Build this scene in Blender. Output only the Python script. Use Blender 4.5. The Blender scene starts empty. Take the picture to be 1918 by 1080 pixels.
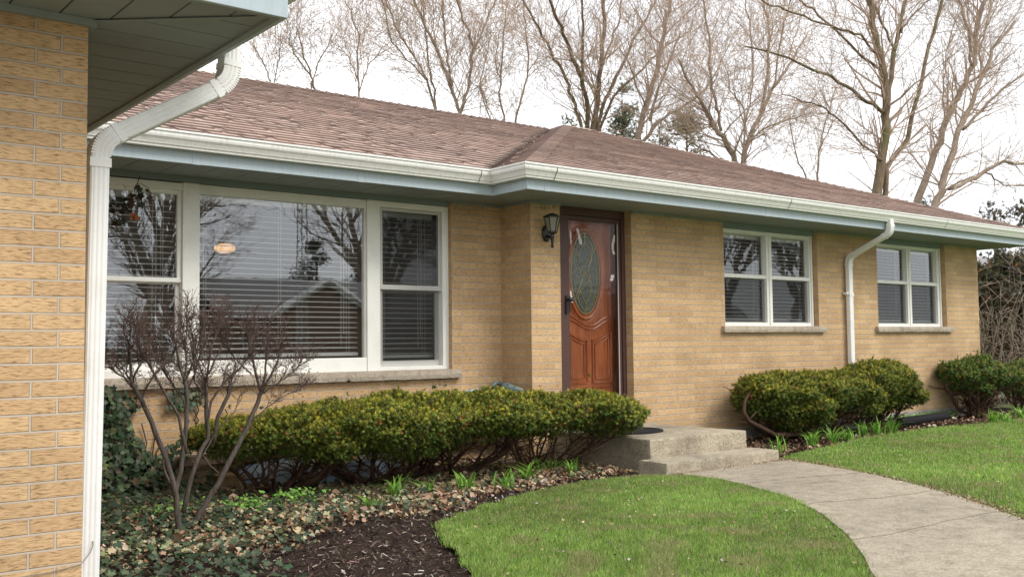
import bpy, math, random
import numpy as np
from mathutils import Vector, Matrix
random.seed(7)
rng = np.random.default_rng(11)
S = bpy.context.scene
C = S.collection
R_ = math.radians

# ------------------------------------------------------------------ camera
YAW, PIT, ROL, FPX = R_(38.69), R_(3.146), R_(-0.621), 1877.1
Fv = np.array([math.sin(YAW)*math.cos(PIT), math.cos(YAW)*math.cos(PIT), math.sin(PIT)])
R0 = np.array([math.cos(YAW), -math.sin(YAW), 0.0]); U0 = np.cross(R0, Fv)
Rv = R0*math.cos(ROL)+U0*math.sin(ROL); Uv = -R0*math.sin(ROL)+U0*math.cos(ROL)
cam = bpy.data.cameras.new('camera'); camo = bpy.data.objects.new('camera', cam); C.objects.link(camo)
cam.sensor_fit = 'HORIZONTAL'; cam.sensor_width = 36; cam.lens = FPX/1918*36
cam.clip_start = 0.05; cam.clip_end = 2000
camo.matrix_world = Matrix(((Rv[0], Uv[0], -Fv[0], 0), (Rv[1], Uv[1], -Fv[1], 0), (Rv[2], Uv[2], -Fv[2], 0), (0, 0, 0, 1)))
S.camera = camo

def ray(x, y): return Fv+(x-959)/FPX*Rv-(y-540)/FPX*Uv
def atY(x, y, Y): d = ray(x, y); return d*(Y/d[1])
def atX(x, y, X): d = ray(x, y); return d*(X/d[0])
def atZ(x, y, Z): d = ray(x, y); return d*(Z/d[2])

# ------------------------------------------------------------------ light
SUN_EL, SUN_AZ = R_(46), R_(152)       # azimuth from +Y clockwise: sun stands to the right behind the camera
w = bpy.data.worlds.new('World'); S.world = w; w.use_nodes = True
nt = w.node_tree; nt.nodes.clear()
out = nt.nodes.new('ShaderNodeOutputWorld'); bg = nt.nodes.new('ShaderNodeBackground')
sky = nt.nodes.new('ShaderNodeTexSky'); sky.sky_type = 'NISHITA'; sky.sun_disc = False
sky.sun_elevation = SUN_EL; sky.sun_rotation = SUN_AZ; sky.air_density = 1.0; sky.dust_density = 3.0
mixs = nt.nodes.new('ShaderNodeMix'); mixs.data_type = 'RGBA'; mixs.inputs['Factor'].default_value = 0.9
tc = nt.nodes.new('ShaderNodeTexCoord'); nz = nt.nodes.new('ShaderNodeTexNoise')
nz.inputs['Scale'].default_value = 2.2; nz.inputs['Detail'].default_value = 4
cr = nt.nodes.new('ShaderNodeValToRGB')
cr.color_ramp.elements[0].position = 0.3; cr.color_ramp.elements[0].color = (8.2, 8.5, 9.0, 1)
cr.color_ramp.elements[1].position = 0.7; cr.color_ramp.elements[1].color = (11.6, 11.7, 11.8, 1)
nt.links.new(tc.outputs['Generated'], nz.inputs['Vector']); nt.links.new(nz.outputs['Fac'], cr.inputs['Fac'])
nt.links.new(sky.outputs['Color'], mixs.inputs['A']); nt.links.new(cr.outputs['Color'], mixs.inputs['B'])
nt.links.new(mixs.outputs['Result'], bg.inputs['Color']); bg.inputs['Strength'].default_value = 0.1
nt.links.new(bg.outputs[0], out.inputs[0])
sun = bpy.data.lights.new('sun', 'SUN'); suno = bpy.data.objects.new('sun', sun); C.objects.link(suno)
sun.energy = 1.5; sun.angle = R_(22); sun.color = (1, .965, .91)
sd = Vector((math.sin(SUN_AZ)*math.cos(SUN_EL), math.cos(SUN_AZ)*math.cos(SUN_EL), math.sin(SUN_EL)))
suno.rotation_euler = sd.to_track_quat('Z', 'Y').to_euler(); suno.location = sd*40
S.view_settings.view_transform = 'Standard'; S.view_settings.look = 'None'
S.view_settings.exposure = 0.72; S.view_settings.gamma = 1

# ------------------------------------------------------------------ materials
def mat(name, col=(.5, .5, .5), rough=.6, spec=.5, metal=0):
    m = bpy.data.materials.new(name); m.use_nodes = True
    b = m.node_tree.nodes['Principled BSDF']
    b.inputs['Base Color'].default_value = (*col, 1); b.inputs['Roughness'].default_value = rough
    b.inputs['Specular IOR Level'].default_value = spec; b.inputs['Metallic'].default_value = metal
    return m, m.node_tree, b
def N(nt, typ, **kw):
    n = nt.nodes.new(typ)
    for k, v in kw.items():
        if k.startswith('i_'):
            n.inputs[k[2:].replace('_', ' ')].default_value = v
        else: setattr(n, k, v)
    return n
def ramp(nt, src, stops):
    r = nt.nodes.new('ShaderNodeValToRGB'); e = r.color_ramp.elements
    while len(e) < len(stops): e.new(.5)
    for i, (p, c) in enumerate(stops):
        e[i].position = p; e[i].color = (*c, 1) if len(c) == 3 else c
    nt.links.new(src, r.inputs['Fac']); return r.outputs['Color']
def vmap(nt, scale=(1, 1, 1), uv=False, loc=(0, 0, 0)):
    t = nt.nodes.new('ShaderNodeTexCoord'); m = nt.nodes.new('ShaderNodeMapping')
    m.inputs['Scale'].default_value = scale; m.inputs['Location'].default_value = loc
    nt.links.new(t.outputs['UV' if uv else 'Object'], m.inputs['Vector']); return m.outputs[0]
def noise(nt, vec, scale, detail=4, rough=.55):
    n = nt.nodes.new('ShaderNodeTexNoise'); n.inputs['Scale'].default_value = scale
    n.inputs['Detail'].default_value = detail; n.inputs['Roughness'].default_value = rough
    nt.links.new(vec, n.inputs['Vector']); return n.outputs['Fac']
def mix(nt, a, b, fac, mode='MIX'):
    m = nt.nodes.new('ShaderNodeMix'); m.data_type = 'RGBA'; m.blend_type = mode
    for k, v in (('A', a), ('B', b)):
        if isinstance(v, tuple): m.inputs[k].default_value = (*v, 1)
        else: nt.links.new(v, m.inputs[k])
    if isinstance(fac, (int, float)): m.inputs['Factor'].default_value = fac
    else: nt.links.new(fac, m.inputs['Factor'])
    return m.outputs['Result']
def bump(nt, h, b, dist=.01, strength=1, prev=None):
    n = nt.nodes.new('ShaderNodeBump'); n.inputs['Distance'].default_value = dist; n.inputs['Strength'].default_value = strength
    nt.links.new(h, n.inputs['Height'])
    if prev is not None: nt.links.new(prev, n.inputs['Normal'])
    nt.links.new(n.outputs[0], b.inputs['Normal']); return n.outputs[0]
def math_(nt, op, a, b=None):
    n = nt.nodes.new('ShaderNodeMath'); n.operation = op
    for i, v in enumerate((a, b)):
        if v is None: continue
        if isinstance(v, (int, float)): n.inputs[i].default_value = v
        else: nt.links.new(v, n.inputs[i])
    return n.outputs[0]

def brick_material():
    m, nt, b = mat('brick', rough=.85, spec=.25)
    uv = vmap(nt, uv=True)
    wob = nt.nodes.new('ShaderNodeTexNoise'); wob.inputs['Scale'].default_value = 9; wob.inputs['Detail'].default_value = 3
    nt.links.new(uv, wob.inputs['Vector'])
    va = nt.nodes.new('ShaderNodeVectorMath'); va.operation = 'MULTIPLY_ADD'
    va.inputs[1].default_value = (.006, .004, 0); nt.links.new(wob.outputs['Color'], va.inputs[0]); nt.links.new(uv, va.inputs[2])
    br = nt.nodes.new('ShaderNodeTexBrick'); nt.links.new(va.outputs[0], br.inputs['Vector'])
    br.offset = 0.334; br.offset_frequency = 2; br.squash = 1
    for k, v in (('Scale', 1.0), ('Mortar Size', .0056), ('Mortar Smooth', .35), ('Bias', 0.0), ('Brick Width', .3), ('Row Height', .0677)):
        br.inputs[k].default_value = v
    br.inputs['Color1'].default_value = (.67, .465, .258, 1); br.inputs['Color2'].default_value = (.54, .36, .195, 1)
    br.inputs['Mortar'].default_value = (.53, .45, .36, 1)
    wv = nt.nodes.new('ShaderNodeVectorMath'); wv.operation = 'MULTIPLY_ADD'; wv.inputs[1].default_value = (0, .022, 0)
    wn = nt.nodes.new('ShaderNodeTexNoise'); wn.inputs['Scale'].default_value = 26; wn.inputs['Detail'].default_value = 4; nt.links.new(uv, wn.inputs['Vector'])
    nt.links.new(wn.outputs['Color'], wv.inputs[0]); nt.links.new(uv, wv.inputs[2])
    mp = nt.nodes.new('ShaderNodeMapping'); mp.inputs['Scale'].default_value = (15, 105, 1); nt.links.new(wv.outputs[0], mp.inputs['Vector'])
    st = noise(nt, mp.outputs[0], 1.5, 4, .6)
    v3 = vmap(nt, (14, 60, 1), True, (3, 7, 0)); st2 = noise(nt, v3, 1.3, 6, .7)
    blot = noise(nt, uv, 2.1, 4, .6)
    streak = ramp(nt, st, [(.35, (.36, .31, .26)), (.45, (.86, .83, .8)), (.62, (1.12, 1.11, 1.1))])
    pits = ramp(nt, st2, [(.26, (.22, .18, .16)), (.37, (1, 1, 1))])
    bl = ramp(nt, blot, [(.3, (.86, .85, .84)), (.65, (1.04, 1.03, 1.02))])
    c = mix(nt, mix(nt, br.outputs['Color'], streak, .8, 'MULTIPLY'), pits, .75, 'MULTIPLY')
    c = mix(nt, c, br.outputs['Color'], br.outputs['Fac'])
    c = mix(nt, c, bl, 1.0, 'MULTIPLY')
    chip = ramp(nt, noise(nt, vmap(nt, (1, 2.2, 1), True, (9, 1, 0)), 21, 5, .7), [(.27, (.45, .40, .36)), (.34, (1, 1, 1))])
    c = mix(nt, c, chip, .8, 'MULTIPLY')
    grime = ramp(nt, noise(nt, vmap(nt, (1, .35, 1), True, (2, 5, 0)), .9, 5, .65), [(.36, (.80, .78, .76)), (.55, (1, 1, 1))])
    c = mix(nt, c, grime, .8, 'MULTIPLY')
    nt.links.new(c, b.inputs['Base Color'])
    h = math_(nt, 'SUBTRACT', 1.0, br.outputs['Fac'])
    h2 = math_(nt, 'MULTIPLY', math_(nt, 'ADD', st, st2), .45)
    h3 = math_(nt, 'ADD', h, math_(nt, 'MULTIPLY', h2, h))
    bump(nt, h3, b, .006, 1.0)
    return m
def paint(name, col, rough=.55, dirt=.35, dirtcol=None, streaks=False):
    m, nt, b = mat(name, col, rough, .35)
    dc = dirtcol or tuple(x*.55 for x in col)
    v = vmap(nt, (14, 14, 1.5) if streaks else (1, 1, 1)); n1 = noise(nt, v, 2.5 if streaks else 5, 6, .65)
    f = ramp(nt, n1, [(.48, (0, 0, 0)), (.78, (1, 1, 1))])
    f2 = noise(nt, vmap(nt), 1.1, 3)
    sp = ramp(nt, noise(nt, vmap(nt, (1, 1, 1)), 34, 3, .8), [(.66, (0, 0, 0)), (.74, (1, 1, 1))]); c = mix(nt, col, dc, math_(nt, 'MULTIPLY', f, dirt)); c = mix(nt, c, tuple(x*.5 for x in dc), math_(nt, 'MULTIPLY', sp, dirt)); c = mix(nt, c, tuple(min(1, x*1.08) for x in col), math_(nt, 'MULTIPLY', f2, .4))
    nt.links.new(c, b.inputs['Base Color'])
    bump(nt, noise(nt, vmap(nt), 40, 3), b, .0015, .5)
    return m
def attr_leaf(name, rough=.6, trans=.25, spec=.3, hue=1):
    m, nt, b = mat(name, rough=rough, spec=spec)
    a = nt.nodes.new('ShaderNodeAttribute'); a.attribute_name = 'Col'
    nt.links.new(a.outputs['Color'], b.inputs['Base Color'])
    t = nt.nodes.new('ShaderNodeBsdfTranslucent'); nt.links.new(a.outputs['Color'], t.inputs['Color'])
    mx = nt.nodes.new('ShaderNodeMixShader'); mx.inputs[0].default_value = trans
    o = nt.nodes['Material Output']
    nt.links.new(b.outputs[0], mx.inputs[1]); nt.links.new(t.outputs[0], mx.inputs[2]); nt.links.new(mx.outputs[0], o.inputs[0])
    return m
def bark(name, c1, c2, sc=8, moss=None):
    m, nt, b = mat(name, c1, .9, .1)
    n = noise(nt, vmap(nt, (1, 1, .25)), sc, 6, .7)
    c = ramp(nt, n, [(.3, c1), (.7, c2)])
    if moss:
        c = mix(nt, c, moss, ramp(nt, noise(nt, vmap(nt), 1.4, 4), [(.52, (0, 0, 0)), (.68, (.7, .7, .7))]))
    nt.links.new(c, b.inputs['Base Color']); bump(nt, n, b, .02, .8)
    return m
def concrete(name, col, dark, sc=1.0, rough_edge=False):
    m, nt, b = mat(name, col, .9, .2)
    v = vmap(nt)
    big = noise(nt, v, 1.3*sc, 5, .6); agg = noise(nt, v, 52*sc, 4, .75); mid = noise(nt, v, 9*sc, 5, .7)
    vo = nt.nodes.new('ShaderNodeTexVoronoi'); vo.inputs['Scale'].default_value = 95*sc; nt.links.new(v, vo.inputs['Vector'])
    c = ramp(nt, big, [(.3, dark), (.62, col)])
    c = mix(nt, c, ramp(nt, agg, [(.3, (.5, .47, .44)), (.5, (.97, .97, .97)), (.7, (1.28, 1.26, 1.2))]), .75, 'MULTIPLY')
    c = mix(nt, c, ramp(nt, mid, [(.3, (.6, .57, .54)), (.55, (1, 1, 1))]), .75, 'MULTIPLY')
    c = mix(nt, c, ramp(nt, noise(nt, v, 3.1, 6, .7), [(.28, (.55, .53, .52)), (.42, (1, 1, 1))]), .7, 'MULTIPLY')
    c = mix(nt, c, ramp(nt, vo.outputs['Distance'], [(.0, (1.25, 1.2, 1.12)), (.3, (1, 1, 1)), (.8, (.75, .73, .7))]), .5, 'MULTIPLY')
    nt.links.new(c, b.inputs['Base Color'])
    n1 = bump(nt, mid, b, .008, .5); bump(nt, agg, b, .008, 1, n1)
    return m

M = {}
M['brick'] = brick_material()
M['gutter'] = paint('gutter_paint', (.83, .825, .79), .4, .38, (.3, .27, .2), True)
M['downspout'] = paint('downspout_paint', (.80, .80, .78), .4, .35, (.42, .38, .32))
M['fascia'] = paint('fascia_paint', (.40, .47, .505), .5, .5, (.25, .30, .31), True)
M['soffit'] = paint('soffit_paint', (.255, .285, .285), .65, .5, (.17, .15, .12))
M['trim_green'] = paint('green_trim_paint', (.2, .245, .25), .6, .3)
M['white'] = paint('window_paint', (.79, .78, .73), .5, .35, (.5, .46, .36))
M['alum'] = paint('screen_frame', (.5, .49, .46), .4, .2)
M['sill'] = concrete('stone_sill', (.52, .45, .36), (.40, .34, .27), 1.5)
M['walk'] = concrete('walk_concrete', (.405, .355, .275), (.31, .27, .21))
M['step'] = concrete('step_concrete', (.48, .42, .315), (.31, .27, .21))
M['found'] = concrete('foundation_concrete', (.38, .36, .33), (.28, .27, .25))
M['black'] = mat('black_metal', (.012, .012, .013), .38, .5)[0]
M['rubber'] = mat('black_rubber', (.018, .018, .02), .75, .3)[0]
M['brass'] = mat('brass', (.48, .38, .16), .4, .5, .5)[0]
M['brown'] = paint('brown_door_frame', (.085, .043, .036), .4, .2)
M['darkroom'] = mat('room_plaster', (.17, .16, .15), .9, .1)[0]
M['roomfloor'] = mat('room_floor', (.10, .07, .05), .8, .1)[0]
M['slat'] = mat('blind_slat', (.88, .87, .83), .5, .3)[0]
M['bark_far'] = bark('bark_grey_brown', (.20, .155, .12), (.37, .295, .23), 7)
M['bark_moss'] = bark('bark_mossy', (.12, .09, .06), (.24, .18, .12), 9, (.10, .12, .035))
M['twig'] = mat('twig_bark', (.44, .335, .26), .9, .1)[0]
M['shrub_bark'] = bark('shrub_bark', (.055, .046, .04), (.145, .122, .104), 35)
M['shrub_twig'] = bark('shrub_twig', (.075, .042, .036), (.19, .14, .12), 22)
M['yew_bark'] = bark('yew_bark', (.03, .017, .011), (.11, .065, .045), 20)
M['leaf'] = attr_leaf('leaf', .5, .25, .35)
M['yew'] = attr_leaf('yew_needles', .55, .2, .3)
M['grass'] = attr_leaf('grass_blades', .6, .35, .25)
M['litter'] = attr_leaf('dry_leaf', .85, .12, .1)
M['chips'] = attr_leaf('wood_chips', .95, 0.0, .08)

# wood of the front door
m, nt_, b_ = mat('door_wood', (.3, .09, .03), .3, .5)
g1 = noise(nt_, vmap(nt_, (1, 30, 1.6)), 5, 6, .65); g1b = noise(nt_, vmap(nt_, (28, 1, 1.4)), 3, 6, .65)
g2 = noise(nt_, vmap(nt_), 3, 4, .6)
c_ = ramp(nt_, g1b, [(.3, (.27, .07, .024)), (.5, (.48, .145, .05)), (.75, (.60, .22, .085))])
c_ = mix(nt_, c_, ramp(nt_, g2, [(.3, (.65, .6, .6)), (.6, (1, 1, 1))]), .7, 'MULTIPLY')
nt_.links.new(c_, b_.inputs['Base Color']); bump(nt_, g1b, b_, .002, .4); M['door'] = m
# leaded glass oval
m, nt_, b_ = mat('leaded_glass', (.10, .125, .11), .25, .6)
vv = nt_.nodes.new('ShaderNodeTexVoronoi'); vv.inputs['Scale'].default_value = 45; nt_.links.new(vmap(nt_), vv.inputs['Vector'])
nt_.links.new(ramp(nt_, vv.outputs['Distance'], [(0, (.19, .22, .18)), (.6, (.07, .095, .08))]), b_.inputs['Base Color'])
bump(nt_, vv.outputs['Distance'], b_, .006, .7); M['leaded'] = m
# window glass: four reflecting surfaces in a double pane
def glass(name, mult, wob=.0015, tint=(.9, .93, .92)):
    m = bpy.data.materials.new(name); m.use_nodes = True; nt = m.node_tree; nt.nodes.clear()
    o = nt.nodes.new('ShaderNodeOutputMaterial'); tr = nt.nodes.new('ShaderNodeBsdfTransparent'); gl = nt.nodes.new('ShaderNodeBsdfGlossy')
    tr.inputs[0].default_value = (*tint, 1); gl.inputs['Roughness'].default_value = 0.0; gl.inputs['Color'].default_value = (.93, .96, 1, 1)
    fr = nt.nodes.new('ShaderNodeFresnel'); fr.inputs['IOR'].default_value = 1.5
    mx = nt.nodes.new('ShaderNodeMixShader'); nt.links.new(math_(nt, 'MINIMUM', math_(nt, 'MULTIPLY', fr.outputs[0], mult), .8), mx.inputs[0])
    bp = nt.nodes.new('ShaderNodeBump'); bp.inputs['Distance'].default_value = wob; bp.inputs['Strength'].default_value = 1
    nt.links.new(noise(nt, vmap(nt, (1, 1, 1.6)), 3.2, 3, .5), bp.inputs['Height']); nt.links.new(bp.outputs[0], gl.inputs['Normal'])
    nt.links.new(tr.outputs[0], mx.inputs[1]); nt.links.new(gl.outputs[0], mx.inputs[2]); nt.links.new(mx.outputs[0], o.inputs[0])
    return m
M['glass'] = glass('window_glass', 4.4, .00015)
M['glass_wavy'] = glass('old_window_glass', 1.9, .0005)
M['glass_storm'] = glass('storm_glass', .55, .002, (.95, .95, .95))
def screen_mat():
    m = bpy.data.materials.new('insect_screen'); m.use_nodes = True; nt = m.node_tree; nt.nodes.clear()
    o = nt.nodes.new('ShaderNodeOutputMaterial'); tr = nt.nodes.new('ShaderNodeBsdfTransparent'); df = nt.nodes.new('ShaderNodeBsdfDiffuse')
    df.inputs[0].default_value = (.04, .04, .04, 1); mx = nt.nodes.new('ShaderNodeMixShader'); mx.inputs[0].default_value = .42
    nt.links.new(tr.outputs[0], mx.inputs[1]); nt.links.new(df.outputs[0], mx.inputs[2]); nt.links.new(mx.outputs[0], o.inputs[0]); return m
M['screen'] = screen_mat()
m, nt_, b_ = mat('lantern_glass', (.24, .235, .18), .25, .5); M['lantern_glass'] = m
m, nt_, b_ = mat('lamp_glow', (.9, .7, .45)); b_.inputs['Emission Color'].default_value = (1, .52, .2, 1); b_.inputs['Emission Strength'].default_value = .55; M['glow'] = m
# shingles
m, nt_, b_ = mat('shingles', (.3, .2, .17), .95, .1)
a_ = nt_.nodes.new('ShaderNodeAttribute'); a_.attribute_name = 'Col'
gr = noise(nt_, vmap(nt_), 160, 2, .7); gb = noise(nt_, vmap(nt_), .9, 4, .6)
c_ = mix(nt_, a_.outputs['Color'], ramp(nt_, gr, [(.3, (.6, .6, .6)), (.7, (1.35, 1.35, 1.35))]), .6, 'MULTIPLY')
c_ = mix(nt_, c_, ramp(nt_, gb, [(.35, (.85, .85, .86)), (.65, (1.06, 1.05, 1.04))]), 1.0, 'MULTIPLY')
nt_.links.new(c_, b_.inputs['Base Color']); bump(nt_, gr, b_, .003, .6); M['shingle'] = m
# soil / mulch
m, nt_, b_ = mat('mulch_soil', (.05, .035, .028), .95, .1)
n1 = noise(nt_, vmap(nt_), 28, 6, .75); n2 = noise(nt_, vmap(nt_), 2.0, 4, .6)
c_ = ramp(nt_, n1, [(.3, (.015, .010, .009)), (.52, (.048, .032, .026)), (.75, (.13, .095, .072))])
c_ = mix(nt_, c_, ramp(nt_, n2, [(.35, (.7, .7, .7)), (.65, (1.2, 1.15, 1.1))]), 1.0, 'MULTIPLY')
nt_.links.new(c_, b_.inputs['Base Color']); bump(nt_, n1, b_, .03, 1); M['mulch'] = m
# lawn soil under blades and the far lawn
m, nt_, b_ = mat('lawn', (.1, .2, .04), .9, .1)
n1 = noise(nt_, vmap(nt_), 60, 5, .75); n2 = noise(nt_, vmap(nt_), 1.7, 5, .6)
c_ = ramp(nt_, n1, [(.3, (.09, .13, .025)), (.55, (.15, .24, .04)), (.75, (.28, .29, .10))])
c_ = mix(nt_, c_, ramp(nt_, n2, [(.35, (.8, .85, .8)), (.65, (1.15, 1.1, 1.0))]), 1.0, 'MULTIPLY')
nt_.links.new(c_, b_.inputs['Base Color']); bump(nt_, n1, b_, .02, 1); M['lawn'] = m
M['dull_ground'] = paint('far_lawn', (.115, .125, .06), .95, .5, (.12, .10, .06))
M['asphalt'] = concrete('asphalt', (.07, .07, .07), (.05, .05, .05))
M['cover'] = mat('pale_blue_plastic', (.27, .35, .42), .35, .5)[0]
M['pipe'] = paint('grey_green_metal', (.17, .225, .225), .45, .4, (.08, .09, .08))
M['hose'] = mat('blue_hose', (.28, .38, .43), .5, .4)[0]
M['film'] = mat('torn_film', (.66, .6, .6), .4, .5)[0]
M['block'] = concrete('timber_block', (.35, .24, .12), (.22, .15, .07))
M['siding'] = mat('siding', (.45, .44, .42), .8, .2)[0]
M['roof2'] = mat('neighbour_shingles', (.26, .245, .24), .95, .1)[0]
M['brick2'] = mat('brown_brick', (.22, .13, .09), .9, .1)[0]
M['darkwin'] = mat('dark_window', (.02, .022, .025), .15, .6)[0]

# ------------------------------------------------------------------ mesh tools
class MB:
    def __init__(s): s.v = []; s.f = []; s.uv = []; s.c = []
    def quad(s, p, uv=None, col=None):
        i = len(s.v); s.v += [tuple(map(float, q)) for q in p]; s.f.append(tuple(range(i, i+len(p))))
        s.uv.append(uv); s.c.append(col)
    def box(s, x0, x1, y0, y1, z0, z1, col=None):
        if x0 > x1: x0, x1 = x1, x0
        if y0 > y1: y0, y1 = y1, y0
        if z0 > z1: z0, z1 = z1, z0
        i = len(s.v)
        s.v += [(x0, y0, z0), (x1, y0, z0), (x1, y1, z0), (x0, y1, z0), (x0, y0, z1), (x1, y0, z1), (x1, y1, z1), (x0, y1, z1)]
        for f in ((0, 3, 2, 1), (4, 5, 6, 7), (0, 1, 5, 4), (1, 2, 6, 5), (2, 3, 7, 6), (3, 0, 4, 7)):
            s.f.append(tuple(i+k for k in f)); s.uv.append(None); s.c.append(col)
    def tube(s, pts, rad, n=6, cap=True, col=None):
        pts = [np.array(p, float) for p in pts]; m = len(pts)
        if isinstance(rad, (int, float)): rad = [rad]*m
        base = len(s.v); prev = None
        for i, p in enumerate(pts):
            t = pts[min(i+1, m-1)]-pts[max(i-1, 0)]; t = t/(np.linalg.norm(t)+1e-9)
            if prev is None:
                a = np.array([0, 0, 1.]) if abs(t[2]) < .9 else np.array([1., 0, 0]); u = np.cross(t, a)
            else: u = prev-t*np.dot(prev, t)
            u /= np.linalg.norm(u)+1e-9; prev = u; v = np.cross(t, u)
            for k in range(n):
                a = 2*math.pi*k/n; q = p+rad[i]*(math.cos(a)*u+math.sin(a)*v); s.v.append((q[0], q[1], q[2]))
        for i in range(m-1):
            for k in range(n):
                s.f.append((base+i*n+k, base+i*n+(k+1) % n, base+(i+1)*n+(k+1) % n, base+(i+1)*n+k)); s.uv.append(None); s.c.append(col)
        if cap:
            s.f.append(tuple(base+k for k in range(n))[::-1]); s.f.append(tuple(base+(m-1)*n+k for k in range(n))); s.uv += [None]*2; s.c += [col]*2
    def sweep(s, prof, frames):           # prof: list of (a,b); frames: list of (origin, A, B)
        base = len(s.v); n = len(prof)
        for (o, A, B) in frames:
            o, A, B = np.array(o, float), np.array(A, float), np.array(B, float)
            for a, b in prof:
                q = o+a*A+b*B; s.v.append(tuple(q))
        for i in range(len(frames)-1):
            for k in range(n):
                s.f.append((base+i*n+k, base+i*n+(k+1) % n, base+(i+1)*n+(k+1) % n, base+(i+1)*n+k)); s.uv.append(None); s.c.append(None)
        s.f.append(tuple(base+k for k in range(n))[::-1]); s.f.append(tuple(base+(len(frames)-1)*n+k for k in range(n))); s.uv += [None]*2; s.c += [None]*2

def rootloc(o):
    v = Vector((0, 0, 0))
    while o is not None: v += o.location; o = o.parent
    return v
def finish(name, me, material, parent=None, origin=None, smooth=False):
    me.materials.append(material)
    if smooth: me.polygons.foreach_set('use_smooth', [True]*len(me.polygons))
    o = bpy.data.objects.new(name, me); C.objects.link(o)
    off = rootloc(parent) if parent is not None else Vector(origin if origin is not None else (0, 0, 0))
    me.transform(Matrix.Translation(-off)); me.update()
    if parent is not None: o.parent = parent
    else: o.location = off
    return o
def build(name, mb, material, parent=None, origin=None, smooth=False, bevel=0):
    me = bpy.data.meshes.new(name); me.from_pydata(mb.v, [], mb.f)
    if any(u is not None for u in mb.uv):
        ul = me.uv_layers.new(name='UVMap'); k = 0
        for f, u in zip(mb.f, mb.uv):
            for j in range(len(f)):
                ul.data[k].uv = u[j] if u is not None else (0, 0); k += 1
    if any(c is not None for c in mb.c):
        ca = me.color_attributes.new('Col', 'FLOAT_COLOR', 'CORNER'); arr = []
        for f, c in zip(mb.f, mb.c):
            c = c or (.2, .2, .2); arr += [c[0], c[1], c[2], 1.0]*len(f)
        ca.data.foreach_set('color', arr)
    o = finish(name, me, material, parent, origin, smooth)
    if bevel:
        md = o.modifiers.new('bevel', 'BEVEL'); md.width = bevel; md.segments = 2; md.limit_method = 'ANGLE'; md.angle_limit = R_(40)
    return o
def tagit(o, label, cat, group=None, kind=None):
    if label: o['label'] = label
    if cat: o['category'] = cat
    if group: o['group'] = group
    if kind: o['kind'] = kind
    return o
def thing(name, loc, label, cat, group=None):
    o = bpy.data.objects.new(name, None); C.objects.link(o); o.location = loc; o.empty_display_size = .2
    return tagit(o, label, cat, group)
def struct(name, mb, material, label=None):
    o = build(name, mb, material); o['kind'] = 'structure'
    if label: o['label'] = label
    return o
def nmesh(name, V, Fq, cols, material, parent=None, origin=None, kind=None):
    """V (n,3), Fq (m,k) index array, cols (m,3) per face"""
    me = bpy.data.meshes.new(name); m, k = Fq.shape
    me.vertices.add(len(V)); me.vertices.foreach_set('co', V.astype(np.float32).ravel())
    me.loops.add(m*k); me.loops.foreach_set('vertex_index', Fq.astype(np.int32).ravel())
    me.polygons.add(m); me.polygons.foreach_set('loop_start', np.arange(0, m*k, k, dtype=np.int32))
    try: me.polygons.foreach_set('loop_total', np.full(m, k, dtype=np.int32))
    except Exception: pass
    me.update(calc_edges=True)
    if cols is not None:
        ca = me.color_attributes.new('Col', 'FLOAT_COLOR', 'CORNER')
        cc = np.ones((m*k, 4), np.float32); cc[:, :3] = np.repeat(cols, k, axis=0); ca.data.foreach_set('color', cc.ravel())
    me.validate()
    o = finish(name, me, material, parent, origin)
    if kind: o['kind'] = kind
    return o
def rotmats(dirs, roll):
    """orthonormal frames (N,3,3) whose local Z is dirs"""
    d = dirs/np.linalg.norm(dirs, axis=1, keepdims=True)
    ref = np.where(np.abs(d[:, 2:3]) < .95, np.array([[0, 0, 1.]]), np.array([[1., 0, 0]]))
    x = np.cross(ref, d); x /= np.linalg.norm(x, axis=1, keepdims=True)+1e-9; y = np.cross(d, x)
    c, s = np.cos(roll)[:, None], np.sin(roll)[:, None]
    return np.stack([x*c+y*s, -x*s+y*c, d], axis=2)
def scatter(tv, tf, P, Rm, sc, icol, fcol=None):
    """instances of a template: returns V, F, cols. tv (a,3) tf (b,k); icol (N,3); fcol (b,3) multiplier"""
    n = len(P); a = len(tv)
    V = np.einsum('nij,aj->nai', Rm, tv)*np.asarray(sc).reshape(-1, 1, 1)+P[:, None, :]
    Fq = (tf[None]+(np.arange(n)*a)[:, None, None]).reshape(-1, tf.shape[1])
    c = np.repeat(icol[:, None, :], len(tf), axis=1)
    if fcol is not None: c = c*fcol[None]
    return V.reshape(-1, 3), Fq, c.reshape(-1, 3)
def merge(parts):
    Vs, Fs, Cs, o = [], [], [], 0
    for V, F_, c in parts:
        Vs.append(V); Fs.append(F_+o); Cs.append(c); o += len(V)
    return np.concatenate(Vs), np.concatenate(Fs), np.concatenate(Cs)
def pick(n, cols, jit=.15, p=None):
    c = np.array(cols, float)[rng.choice(len(cols), n, p=p)]
    return np.clip(c*(1+rng.normal(0, jit, (n, 1)))*(1+rng.normal(0, jit*.4, (n, 3))), .003, 1)
def in_poly(P, poly):
    x, y = P[:, 0], P[:, 1]; ins = np.zeros(len(P), bool); n = len(poly)
    for i in range(n):
        x1, y1 = poly[i]; x2, y2 = poly[(i+1) % n]
        if y1 == y2: continue
        c = ((y1 > y) != (y2 > y)) & (x < (x2-x1)*(y-y1)/(y2-y1)+x1); ins ^= c
    return ins

G = -1.16
YR, YL, YG = 7.62, 8.10, 4.35
XC = 6.344; XG = 1.213; XE = 15.39
ZT = 1.43

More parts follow.
